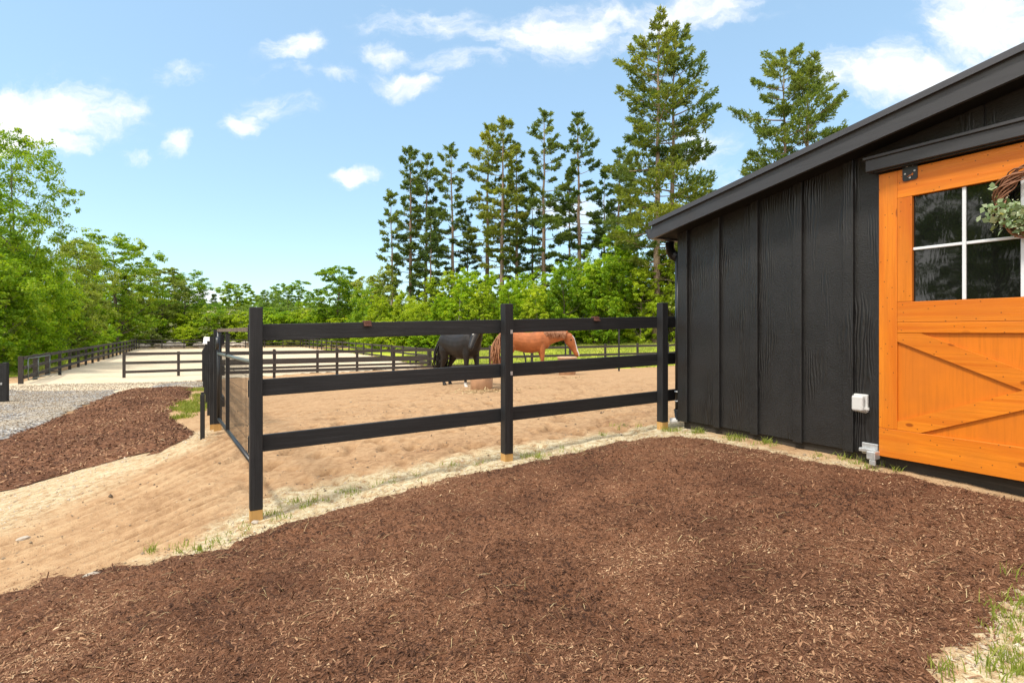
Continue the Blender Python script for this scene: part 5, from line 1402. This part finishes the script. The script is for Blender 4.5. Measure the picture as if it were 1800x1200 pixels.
# far low hill line of trees, one mass
n = 30000
a_ = rng.uniform(R(-62), R(62), n); rad = rng.uniform(125, 150, n); x_ = np.sin(a_)*rad; y_ = np.cos(a_)*rad
z_ = GZ(x_, y_)+rng.random(n)*(4.0+4.5*fbm(x_, y_*.3, 18, 80))
C_ = np.stack([x_, y_, z_], -1)
me = quads_mesh('far_wood', leaf_cloud(C_, rng.normal(size=(n,3))+np.array([0,0,.6]), rng.uniform(.9,1.8,n), rng.uniform(.5,.8,n)), n, {'tone': np.clip(rng.normal(.4,.2,n),0,1)})
tag(link('far_wood', me, M['leaf_far']), 'distant low wood closing the horizon', 'wood', kind='stuff')

# ------------------------------------------------------------------ sky, sun, camera
W = bpy.data.worlds.new('World'); SC.world = W; W.use_nodes = True
class WT_(NT):
    def __init__(s, w): s.t = w.node_tree; s.t.nodes.clear()
t = WT_(W)
SUN_AZ = math.atan2(-.78, -.62)          # compass angle from +y towards +x
SUN_EL = R(60)
sky = t.n('ShaderNodeTexSky', sky_type='NISHITA'); sky.sun_disc = False; sky.sun_elevation = SUN_EL; sky.sun_rotation = SUN_AZ
sky.air_density = SKY['air']; sky.dust_density = SKY['dust']; sky.ozone_density = SKY['ozone']; sky.altitude = 0
gen = t.n('ShaderNodeTexCoord').outputs['Generated']
sep = t.n('ShaderNodeSeparateXYZ'); t.l(gen, sep.inputs[0])
yy = t.math('MAXIMUM', sep.outputs[1], .08)
u = t.math('DIVIDE', sep.outputs[0], yy); v = t.math('DIVIDE', sep.outputs[2], yy)
uv = t.n('ShaderNodeCombineXYZ'); t.l(u, uv.inputs[0]); t.l(v, uv.inputs[1])
# wind-drawn distortion of the cloud field
wn1 = t.n('ShaderNodeTexNoise'); wn1.inputs['Scale'].default_value = 5.0; wn1.inputs['Detail'].default_value = 6; wn1.inputs['Roughness'].default_value = .6
t.l(uv.outputs[0], wn1.inputs['Vector'])
dv = t.n('ShaderNodeVectorMath', operation='MULTIPLY_ADD'); cen = t.n('ShaderNodeVectorMath', operation='SUBTRACT')
t.l(wn1.outputs['Color'], cen.inputs[0]); cen.inputs[1].default_value = (.5,.5,.5)
t.l(cen.outputs[0], dv.inputs[0]); dv.inputs[1].default_value = (.20,.13,0); t.l(uv.outputs[0], dv.inputs[2])
acc = None
for px, py, a, b, wgt in [(85,195,175,62,1.15),(30,205,150,85,1.1),(70,252,120,34,.95),(190,188,80,34,.8),(315,243,34,30,.95),(440,218,52,30,1.05),(485,183,62,26,.55),(610,322,38,24,1.15),(515,70,75,34,.75),(318,120,70,34,.45),(500,120,60,22,.4),
  (690,95,60,30,.7),(712,147,66,28,.75),(735,30,120,40,.6),(815,112,110,30,.6),(600,128,60,18,.5),(1000,55,190,55,.95),(960,80,70,34,.6),(1150,20,220,42,.85),(1590,140,190,80,.85),(1750,45,150,95,1.15),(1480,110,70,40,.5),(1235,262,80,55,.85),(1000,378,90,46,.8),(352,503,70,22,1.0),(880,520,80,14,.5),(1290,330,60,60,.4),(240,265,50,16,.5)]:
    mp_ = t.map(dv.outputs[0], (F/a, F/b, 0), (0,0,0), (-(px-900)/a, -(HOR-py)/b, 0))
    ln = t.n('ShaderNodeVectorMath', operation='LENGTH'); t.l(mp_, ln.inputs[0])
    mr = t.n('ShaderNodeMapRange', interpolation_type='SMOOTHERSTEP'); t.l(ln.outputs['Value'], mr.inputs['Value'])
    mr.inputs['From Min'].default_value = 0; mr.inputs['From Max'].default_value = 1.35; mr.inputs['To Min'].default_value = wgt; mr.inputs['To Max'].default_value = 0
    acc = mr.outputs[0] if acc is None else t.math('MAXIMUM', acc, mr.outputs[0])
cn = t.noise(t.map(dv.outputs[0], (1,1.7,1)), 7.0, 8, .62)
cn2 = t.noise(t.map(dv.outputs[0], (1,2.0,1)), 22.0, 6, .6)
f = t.math('ADD', acc, t.math('MULTIPLY', t.math('SUBTRACT', cn, .5), 2.3))
f = t.math('ADD', f, t.math('MULTIPLY', t.math('SUBTRACT', cn2, .5), 1.1))
cm = t.n('ShaderNodeMapRange', interpolation_type='SMOOTHSTEP'); t.l(f, cm.inputs['Value'])
cm.inputs['From Min'].default_value = .02; cm.inputs['From Max'].default_value = 1.28
gate_ = t.math('MULTIPLY', cm.outputs[0], t.math('MINIMUM', t.math('MULTIPLY', acc, 4.0), 1.0))
skyc = t.mix(t.mix(sky.outputs[0], SKY['tint'], 1.0, 'MULTIPLY'), SKY['haze'], .56)
# unseen bright cloud overhead and behind, added as fill light, never in front
up_ = t.n('ShaderNodeMapRange', interpolation_type='SMOOTHSTEP'); t.l(sep.outputs[2], up_.inputs['Value']); up_.inputs['From Min'].default_value = .62; up_.inputs['From Max'].default_value = .85
bk_ = t.n('ShaderNodeMapRange', interpolation_type='SMOOTHSTEP'); t.l(sep.outputs[1], bk_.inputs['Value']); bk_.inputs['From Min'].default_value = .25; bk_.inputs['From Max'].default_value = -.15
fill_cloud = t.math('MULTIPLY', t.math('MAXIMUM', up_.outputs[0], bk_.outputs[0]), t.ramp([(.36,(0,0,0)),(.52,(1,1,1))], t.noise(gen, 2.6, 6, .6)))
skyc = t.mix(skyc, SKY['cloud'], gate_)
skyc = t.mix(skyc, SKY['over'], fill_cloud)
bg_ = t.n('ShaderNodeBackground'); t.l(skyc, bg_.inputs[0]); bg_.inputs[1].default_value = SKY['strength']
o_ = t.n('ShaderNodeOutputWorld'); t.l(bg_.outputs[0], o_.inputs[0])

sl = bpy.data.lights.new('sun', 'SUN'); sl.energy = SKY['sun']; sl.angle = R(SKY['angle']); sl.color = (1.0,.945,.85)
so = bpy.data.objects.new('sun', sl); COL.objects.link(so)
sv = Vector((math.sin(SUN_AZ)*math.cos(SUN_EL), math.cos(SUN_AZ)*math.cos(SUN_EL), math.sin(SUN_EL)))
so.rotation_euler = sv.to_track_quat('Z', 'Y').to_euler(); so.location = (-12,-8,20)

cam = bpy.data.cameras.new('camera'); cam.sensor_width = 36; cam.lens = F/1800*36; cam.shift_y = -17/1800
cam.clip_start = .05; cam.clip_end = 2000
co = bpy.data.objects.new('camera', cam); COL.objects.link(co); co.location = (0,0,CAMZ); co.rotation_euler = (R(90),0,0)
SC.camera = co
SC.view_settings.view_transform = 'Standard'; SC.view_settings.look = 'None'; SC.view_settings.exposure = SKY['exposure']; SC.view_settings.gamma = 1
SC.cycles.max_bounces = 8; SC.cycles.transparent_max_bounces = 8
bpy.context.view_layer.update()
